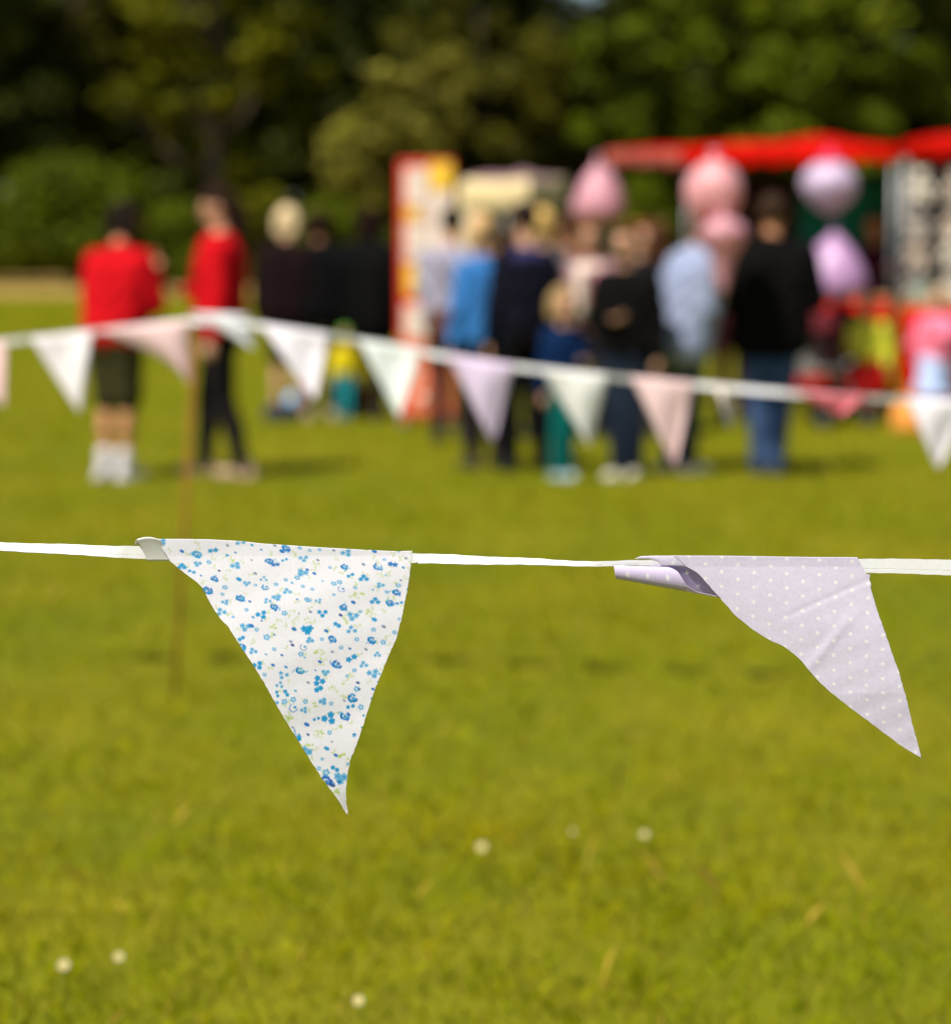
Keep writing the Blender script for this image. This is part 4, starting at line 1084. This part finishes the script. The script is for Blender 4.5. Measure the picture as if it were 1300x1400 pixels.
    def petal(X, Y_, r=3.4, colr=LT):
        x, y = z(X, Y_); k = sq(y); r *= 1.2; ring(x, y, r, r*k, .3, colr, .36, .95, .22); ell(x, y, r*.9, r*.9*k, 0, colr, .35)
    def dot(X, Y_, r=2.3, colr=BLUE):
        x, y = z(X, Y_); ell(x, y, r*1.3, r*.8, .45, colr, .95)
    def cup(X, Y_, r=5.8):
        x, y = z(X, Y_); k = sq(y); idx = near(x, y, r+2)
        ring(x, y, r, r*k, .4, BLUE, .2, .9, .05); ell(x+r*.3, y-r*.35*k, r*.75, r*.6*k, .4, tuple(WHITE), .95); ell(x+r*.35, y-r*.15*k, r*.36, r*.3*k, .2, CYAN, .9)
    for a in ((345, 168, 7.5, CYAN, LT), (630, 195, 6.8), (415, 264, 6.5), (385, 312, 8.2), (517, 342, 7.2), (650, 376, 6.4), (520, 536, 7.4), (752, 628, 6.9, BLUE, (0.05, .42, .55)), (735, 888, 8.5), (930, 808, 7.8),
              (958, 736, 7.4), (895, 605, 7.6, BLUE, CYAN), (880, 503, 6.4), (782, 347, 5.2, LT, LT), (922, 378, 6.6, CYAN, BLUE), (1107, 360, 6.8, CYAN, BLUE), (1035, 507, 7.0), (1132, 318, 6.9), (1058, 218, 7.4, BLUE, LT), (928, 218, 5.9), (697, 143, 7.0), (855, 1062, 8.8, (0.008, .12, .50), BLUE)): rose(*a)
    for a in ((285, 216), (600, 406), (585, 606), (780, 465, 3.9, CYAN, 5.5), (866, 815, 3.7, CYAN, 6.2), (1048, 352), (1003, 262), (840, 400, 2.6), (826, 668, 3.2, CYAN, 6.2, 3), (825, 700, 3.0, CYAN, 3.0, 2), (440, 395, 2.7, LT), (1118, 207, 3.2, BLUE, 4, 2), (408, 152, 3.0, CYAN, 4, 2), (955, 578, 3.4, CYAN, 5, 2), (655, 208, 2.6, BLUE, 3, 2)): trio(*a)
    for a in ((498, 212), (535, 455), (685, 645, 2.4), (1040, 638, 3.2), (960, 412, 3.2), (955, 466, 2.6), (765, 184, 2.6), (760, 240, 3.4), (205, 118), (935, 162, 3.0), (515, 118, 2.6), (660, 338, 3.0), (775, 948, 3.6), (912, 1052, 4.2)): trio(a[0], a[1], a[2] if len(a) > 2 else 3.0, LT, 5.0)
    for a in ((455, 298), (445, 325, 2.6), (690, 400), (620, 495, 4.0), (690, 750), (725, 742), (975, 700), (992, 772), (1080, 515), (1140, 290), (885, 283), (908, 278), (838, 503, 2.6), (755, 562), (855, 1030, 4.2), (740, 260), (966, 882, 2.6), (610, 300, 3.6), (800, 305, 2.4), (870, 220, 2.2), (345, 420, 2.4), (695, 268, 2.6), (580, 465, 2.8)): petal(*a)
    for a in ((615, 297), (725, 775, 6.6), (915, 305, 6), (765, 535, 5.6)): cup(*a)
    for a in ((575, 243, 2.2, GREY), (432, 232, 1.7, NAVY), (560, 450, 3.0), (645, 605), (615, 698), (778, 840, 3.2), (783, 880, 1.9, NAVY), (857, 935, 3.2, CYAN), (893, 962, 2.6), (980, 675, 2.2, NAVY), (830, 592, 2.4), (855, 470, 2.6), (728, 463, 2.9), (715, 512, 2.0, GREY), (722, 526, 2.2, NAVY), (962, 357, 2.8), (912, 408, 2.4, NAVY),
              (1045, 425, 3.2, CYAN), (1082, 453, 2.6, GREY), (1002, 207, 2.2, GREY), (680, 155, 3.0), (652, 133, 2.0, GREY), (822, 190, 1.9, GREY), (808, 243, 2.3), (780, 228, 2.0), (1045, 155, 3.0), (880, 1080, 3.1, NAVY), (905, 1068, 2.0, BLUE), (510, 266, 3.2, CYAN), (285, 155, 2.6), (720, 280, 1.8, LT), (1012, 543, 2.0, GREY), (948, 540, 1.8), (733, 707, 2.0, LT),
              (590, 672, 2.0, NAVY), (680, 566, 1.8), (1040, 700, 2.2), (965, 880, 1.6), (877, 908, 1.4, GREY), (465, 132, 1.9, GREY), (885, 152, 1.8, GREY), (1170, 182, 1.8, GREY), (1150, 270, 1.6, GREY), (600, 430, 1.4), (1065, 640, 1.8, LT), (650, 486, 1.4), (985, 700, 1.6, NAVY), (617, 563, 1.6, LT), (770, 575, 1.5, LT), (710, 150, 1.5), (560, 190, 1.3, GREY), (1090, 250, 1.4, LT)): dot(*a)
    done = np.array(LOG); h = random.Random(21)
    for _ in range(900):
        x = h.uniform(235, 560); y = h.uniform(745, 1085)
        if np.min(np.hypot(done[:, 0]-x, done[:, 1]-y)) < 11.5: continue
        X = (x-150)*2.889; Y_ = (y-700)*2.889; q = h.random()
        if q < .14: trio(X, Y_, h.uniform(1.7, 2.6), LT, 4)
        elif q < .32: trio(X, Y_, h.uniform(1.8, 2.8), CYAN, 3.4, 2)
        elif q < .70: petal(X, Y_, h.uniform(1.8, 3))
        else: dot(X, Y_, h.uniform(1.2, 2.2), h.choice((BLUE, GREY, LT, CYAN)))
        done = np.vstack([done, [x, y]])
    return np.clip(c, 0, 1)

def cloth_flag(name, left, right, top, nu, nv, depth_fn, paint, m, parent, jag=.5, seed=0, thick=.0005):
    g = np.random.default_rng(seed)
    Lp = smoothpl(pl(left, nv+1), 3); Rp = smoothpl(pl(right, nv+1), 3); Tp = pl(top, nu+1)
    Lp[0] = left[0]; Rp[0] = right[0]
    jl = np.convolve(g.normal(size=nv+1), np.ones(4)/4, 'same')*jag; jr = np.convolve(g.normal(size=nv+1), np.ones(4)/4, 'same')*jag
    Lp[:, 0] += jl; Rp[:, 0] += jr; 
    u = np.linspace(0, 1, nu+1)[None, :]; v = np.linspace(0, 1, nv+1)[:, None]
    # Coons-style patch: rulings between the two edges, top edge curve blended in
    PX = Lp[:, :1]*(1-u) + Rp[:, :1]*u; PY = Lp[:, 1:]*(1-u) + Rp[:, 1:]*u
    tx = Tp[:, 0] - (Tp[0, 0]*(1-u[0]) + Tp[-1, 0]*u[0]); ty = Tp[:, 1] - (Tp[0, 1]*(1-u[0]) + Tp[-1, 1]*u[0])
    bl = np.exp(-v*7)
    PX = PX + tx[None, :]*bl; PY = PY + ty[None, :]*bl
    P = np.stack([PX.ravel(), PY.ravel()], 1)
    U = np.broadcast_to(u, PX.shape).ravel(); V = np.broadcast_to(v, PX.shape).ravel()
    Yd = Y0 + depth_fn(P[:, 0], P[:, 1], U, V)
    a = (P[:, 0]-650)/FPX; b = -(P[:, 1]-700)/FPX
    ry = math.cos(TH)+b*math.sin(TH); rz = -math.sin(TH)+b*math.cos(TH); t = Yd/ry
    co = np.stack([a*t, Yd, CAM_H+rz*t], 1) - np.array(parent.location)
    i = np.arange(nu*nv); r_ = i//nu; c_ = i % nu; k = r_*(nu+1)+c_
    f = np.stack([k, k+1, k+nu+2, k+nu+1], 1)
    me = np_mesh(name, co, f[:, ::-1], 4, paint(P))
    o = link(name, me, m, parent)
    sm = o.modifiers.new('thick', 'SOLIDIFY'); sm.thickness = thick; sm.offset = -1
    return o
def f1_depth(x, y, u, v):
    hang = np.clip((y-760)/340, 0, 1)
    d = -0.006 - 0.010*np.sin(np.clip(hang*1.6, 0, 1)*math.pi/2)
    d = d + 0.0020*np.sin((x-210)*0.018 + (y-740)*0.012)*np.clip(hang*3+.15, 0, 1)
    d = d + 0.0009*np.sin((x-300)*0.041 - (y-740)*0.02 + 1)*np.clip(hang*2+.2, 0, 1)
    d = d + 0.008*np.clip((y-1030)/80, 0, 1)**1.5*np.clip((x-440)/40, 0, 1)
    d = d + 0.00025*np.sin(y*.09 + x*.03)
    return d
FLOWER = weave_mat('floral_cotton', None, transl=0.28)
f1 = cloth_flag('flag', F1_left, F1_right, F1_top, 350, 370, f1_depth, paint_f1, FLOWER, bunt, seed=3)
f1['label'] = 'white cotton flag printed with small blue flowers'

# the corner of flag one that rolls over the tape from behind
def f1_roll():
    PLAIN = weave_mat('cotton_back', (0.80, 0.79, 0.80), transl=0.25)
    n = 26; m_ = 20; co = []
    for j in range(m_+1):
        v = j/m_
        for i in range(n+1):
            u = i/n
            # v runs from behind the tape, over its top, and down its front; u along the tape
            ang = v*2.6
            xl = 184 + 12*v + (10*max(0, v-.45)); xr = 213 + 22*v**1.3
            x = xl + (xr-xl)*u
            topy = 743.5 - 9.0*math.sin(math.pi*min(1, (u*.62+.18)))**.8 + (x-200)*.03
            if v < .35: y = topy + (747-topy)*(1-v/.35)**2*.8; dy = lerp(-0.0091, 0.007, (1-v/.35))
            else: q = (v-.35)/.65; y = topy + (766.8-topy)*q**1.15; dy = -0.0075*(1-q)**1.3 - .0016
            co.append(bm0 @ at(x, y, Y0 + dy))
    f = [(j*(n+1)+i, j*(n+1)+i+1, (j+1)*(n+1)+i+1, (j+1)*(n+1)+i) for j in range(m_) for i in range(n)]
    me = bpy.data.meshes.new('rolled_corner'); me.from_pydata(co, [], f); me.update()
    o = link('rolled_corner', me, PLAIN, f1); o.location = (0, 0, 0)
    s_ = o.modifiers.new('thick', 'SOLIDIFY'); s_.thickness = .0005
f1_roll()

# flag two: lavender cotton with white dots
F2_left = [(937, 774.5), (946, 779), (953, 783), (960, 790), (970, 802), (982, 815), (1004, 841), (1030, 862), (1055, 877), (1066, 881), (1076, 887), (1094, 902), (1112, 924), (1133, 945), (1165, 970), (1200, 996), (1235, 1022), (1258.5, 1036)]
F2_right = [(1172, 762), (1177, 772), (1184, 784.5), (1190, 786), (1188.5, 793), (1191, 799), (1190.5, 806), (1200, 836), (1215, 880), (1229, 920), (1239, 955), (1247, 990), (1254, 1015), (1259, 1035)]
F2_top = [(936, 759.8), (1000, 760), (1060, 761), (1120, 761.8), (1172, 762)]
F2_left.insert(0, (930, 767))
F2_left.insert(0, (921, 759.6))
F2_top[0] = (921, 759.6)
LAV = np.array([0.685, 0.64, 0.775]); DOT = np.array([0.82, 0.81, 0.83])
def dots(P, c, org=(1096.9, 795.0), a=(22.35, -9.0), b=(22.2, 10.9), r=2.5):
    A = np.array([[a[0], b[0]], [a[1], b[1]]]); inv = np.linalg.inv(A)
    q = (P-np.array(org)) @ inv.T; fr = q-np.round(q); d = fr @ A.T; dd = np.sqrt((d[:, 0]*.95)**2 + (d[:, 1]*1.1)**2)
    m_ = np.clip((r-dd)/.8+.5, 0, 1)[:, None]; return c*(1-m_)+DOT*m_
def paint_f2(P):
    g = np.random.default_rng(3)
    n = vnoise(P[:, 0], P[:, 1], 9, 2)[:, None]*.022 + vnoise(P[:, 0]*.15+P[:, 1]*.05, P[:, 1]*1.3 - P[:, 0]*.5, 2.2, 9)[:, None]*.018
    c = np.tile(LAV, (len(P), 1))*(1+n)
    Q = P.copy(); Q[:, 0] += 1.0*np.sin(P[:, 1]*.03); Q[:, 1] += (P[:, 0]-1097)*.012
    return np.clip(dots(Q, c), 0, 1)
def f2_depth(x, y, u, v):
    hang = np.clip((y-775)/260, 0, 1)
    d = -0.006 - 0.010*np.clip(hang*1.5, 0, 1)
    d = d + 0.0022*np.sin((x*.6-y*.95)*0.021+.6)*np.clip(hang*3+.1, 0, 1)
    s = (x-1092)*.78 + (y-900)*.62 - 20                      # the crease running up to the right
    d = d - 0.0008*np.exp(-(s/7)**2)*np.clip((y-830)/40, 0, 1)*np.clip((935-y)/40, 0, 1)
    s2 = ((y-845) + (x-1070)*.45); d = d + 0.0004*np.exp(-(s2/5)**2)*np.clip((x-1050)/40, 0, 1)
    d = d + 0.0002*np.sin((y + x*.45)*.16)*hang
    return d
LAVM = weave_mat('lavender_cotton', None, transl=0.3, var=.05)
f2 = cloth_flag('flag', F2_left, F2_right, F2_top, 240, 240, f2_depth, paint_f2, LAVM, bunt, seed=8, jag=.5)
f2['label'] = 'lavender cotton flag printed with small white dots'

def grid_part(name, fn, nu, nv, paint, m, parent, thick=.0005):
    P = []; co = []
    for j in range(nv+1):
        for i in range(nu+1):
            x, y, d, qx, qy = fn(i/nu, j/nv); P.append((qx, qy)); co.append(tuple(bm0 @ at(x, y, Y0+d)))
    i = np.arange(nu*nv); r_ = i//nu; c_ = i % nu; k = r_*(nu+1)+c_
    f = np.stack([k, k+1, k+nu+2, k+nu+1], 1)
    me = np_mesh(name, np.array(co), f[:, ::-1], 4, paint(np.array(P, float)))
    o = link(name, me, m, parent); s_ = o.modifiers.new('t', 'SOLIDIFY'); s_.thickness = thick; s_.offset = -1
    return o
def lerp(a, b, t): return a+(b-a)*t
# the corner of flag two blown back behind the tape and curled forward into an open roll
def roll(u, v):
    # u along the roll from its free left end, v round it: over the top, bulging to the camera, under and back
    x = lerp(838.5, 986, u); yt = lerp(772.5, 777.5, u); yb = lerp(791.5, 817.5, u)
    r = (yb-yt)/2; yc = (yt+yb)/2
    cut = interp([(0, 0), (.50, 0), (.60, .30), (.68, .72), (.78, .92), (1, 1)], u)     # the roll's front edge falls away to the right
    th = lerp(lerp(-1.45, 1.30, cut), 1.75, v)
    y = yc + r*math.sin(th); d = -0.0042 - 0.0075*math.cos(th)*lerp(.8, 1.2, u)
    return x + v*lerp(4, 0, u), y, d, x-v*2, 771+(v*lerp(16, 28, u))+4
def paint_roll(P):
    c = np.tile(LAV*np.array([.95, .90, 1.0]), (len(P), 1)); m_ = dots(P, c, org=(855, 784), a=(28, 0.5), b=(14, 14), r=2.3); return np.clip(m_, 0, 1)  # slight violet tint over the whole roll imitates shade on its underside
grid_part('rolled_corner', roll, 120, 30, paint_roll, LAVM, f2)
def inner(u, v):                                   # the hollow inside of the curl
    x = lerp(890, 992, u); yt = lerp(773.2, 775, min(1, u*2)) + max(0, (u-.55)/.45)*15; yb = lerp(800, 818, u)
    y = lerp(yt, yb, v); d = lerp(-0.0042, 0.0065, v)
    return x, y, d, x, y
grid_part('rolled_corner', inner, 60, 20, lambda P: np.clip(dots(P, np.tile(LAV*np.array([.80, .71, .92]), (len(P), 1)), org=(939, 783), a=(16, 18), b=(-14, 12)), 0, 1), LAVM, f2)  # deeper violet paints in the shade and transmitted light inside the curl
def lip(u, v):                                     # the strip of lavender that laps over the top of the tape
    x = lerp(868, 939, u); yt = interp([(860, 764.4), (868, 763.6), (876, 760.6), (890, 759.8), (950, 759.6)], x)
    yb = interp([(860, 764.6), (868, 764.2), (888, 764.6), (898, 767.5), (905, 773.6), (950, 774.6)], x)
    y = lerp(yt, yb, v); return x, y, -0.0052 - .0006*math.sin(v*3), x, y
grid_part('folded_edge', lip, 80, 10, paint_f2, LAVM, f2)
def under(u, v):                                   # fabric lying behind the tape, its edge showing below it
    x = lerp(832, 940, u); yt = 768.0; yb = lerp(776.5, 778.5, u)
    y = lerp(yt, yb, v); return x, y, 0.0045, x, y
# loose threads at cut edges
THR = cloth((.72, .72, .74)); THL = cloth((.45, .36, .52))
def thread(pts, m, r=.00022):
    b = bmesh.new(); add_tube(b, [tuple(bm0 @ at(x, y, Y0-.012)) for x, y in pts], r, 5); return b
for pts, m, par in (([(473, 1109), (475, 1113), (477.5, 1114.5)], THR, f1), ([(474, 1110), (473.5, 1114)], THR, f1), ([(1257.5, 1034), (1260, 1038), (1261, 1037)], THL, f2),
                    ([(1188, 786), (1190, 784), (1189, 782)], THL, f2), ([(472.8, 1092), (474.5, 1094)], THR, f1)):
    link('thread', bm_mesh('thread', thread(pts, m)), m, par)
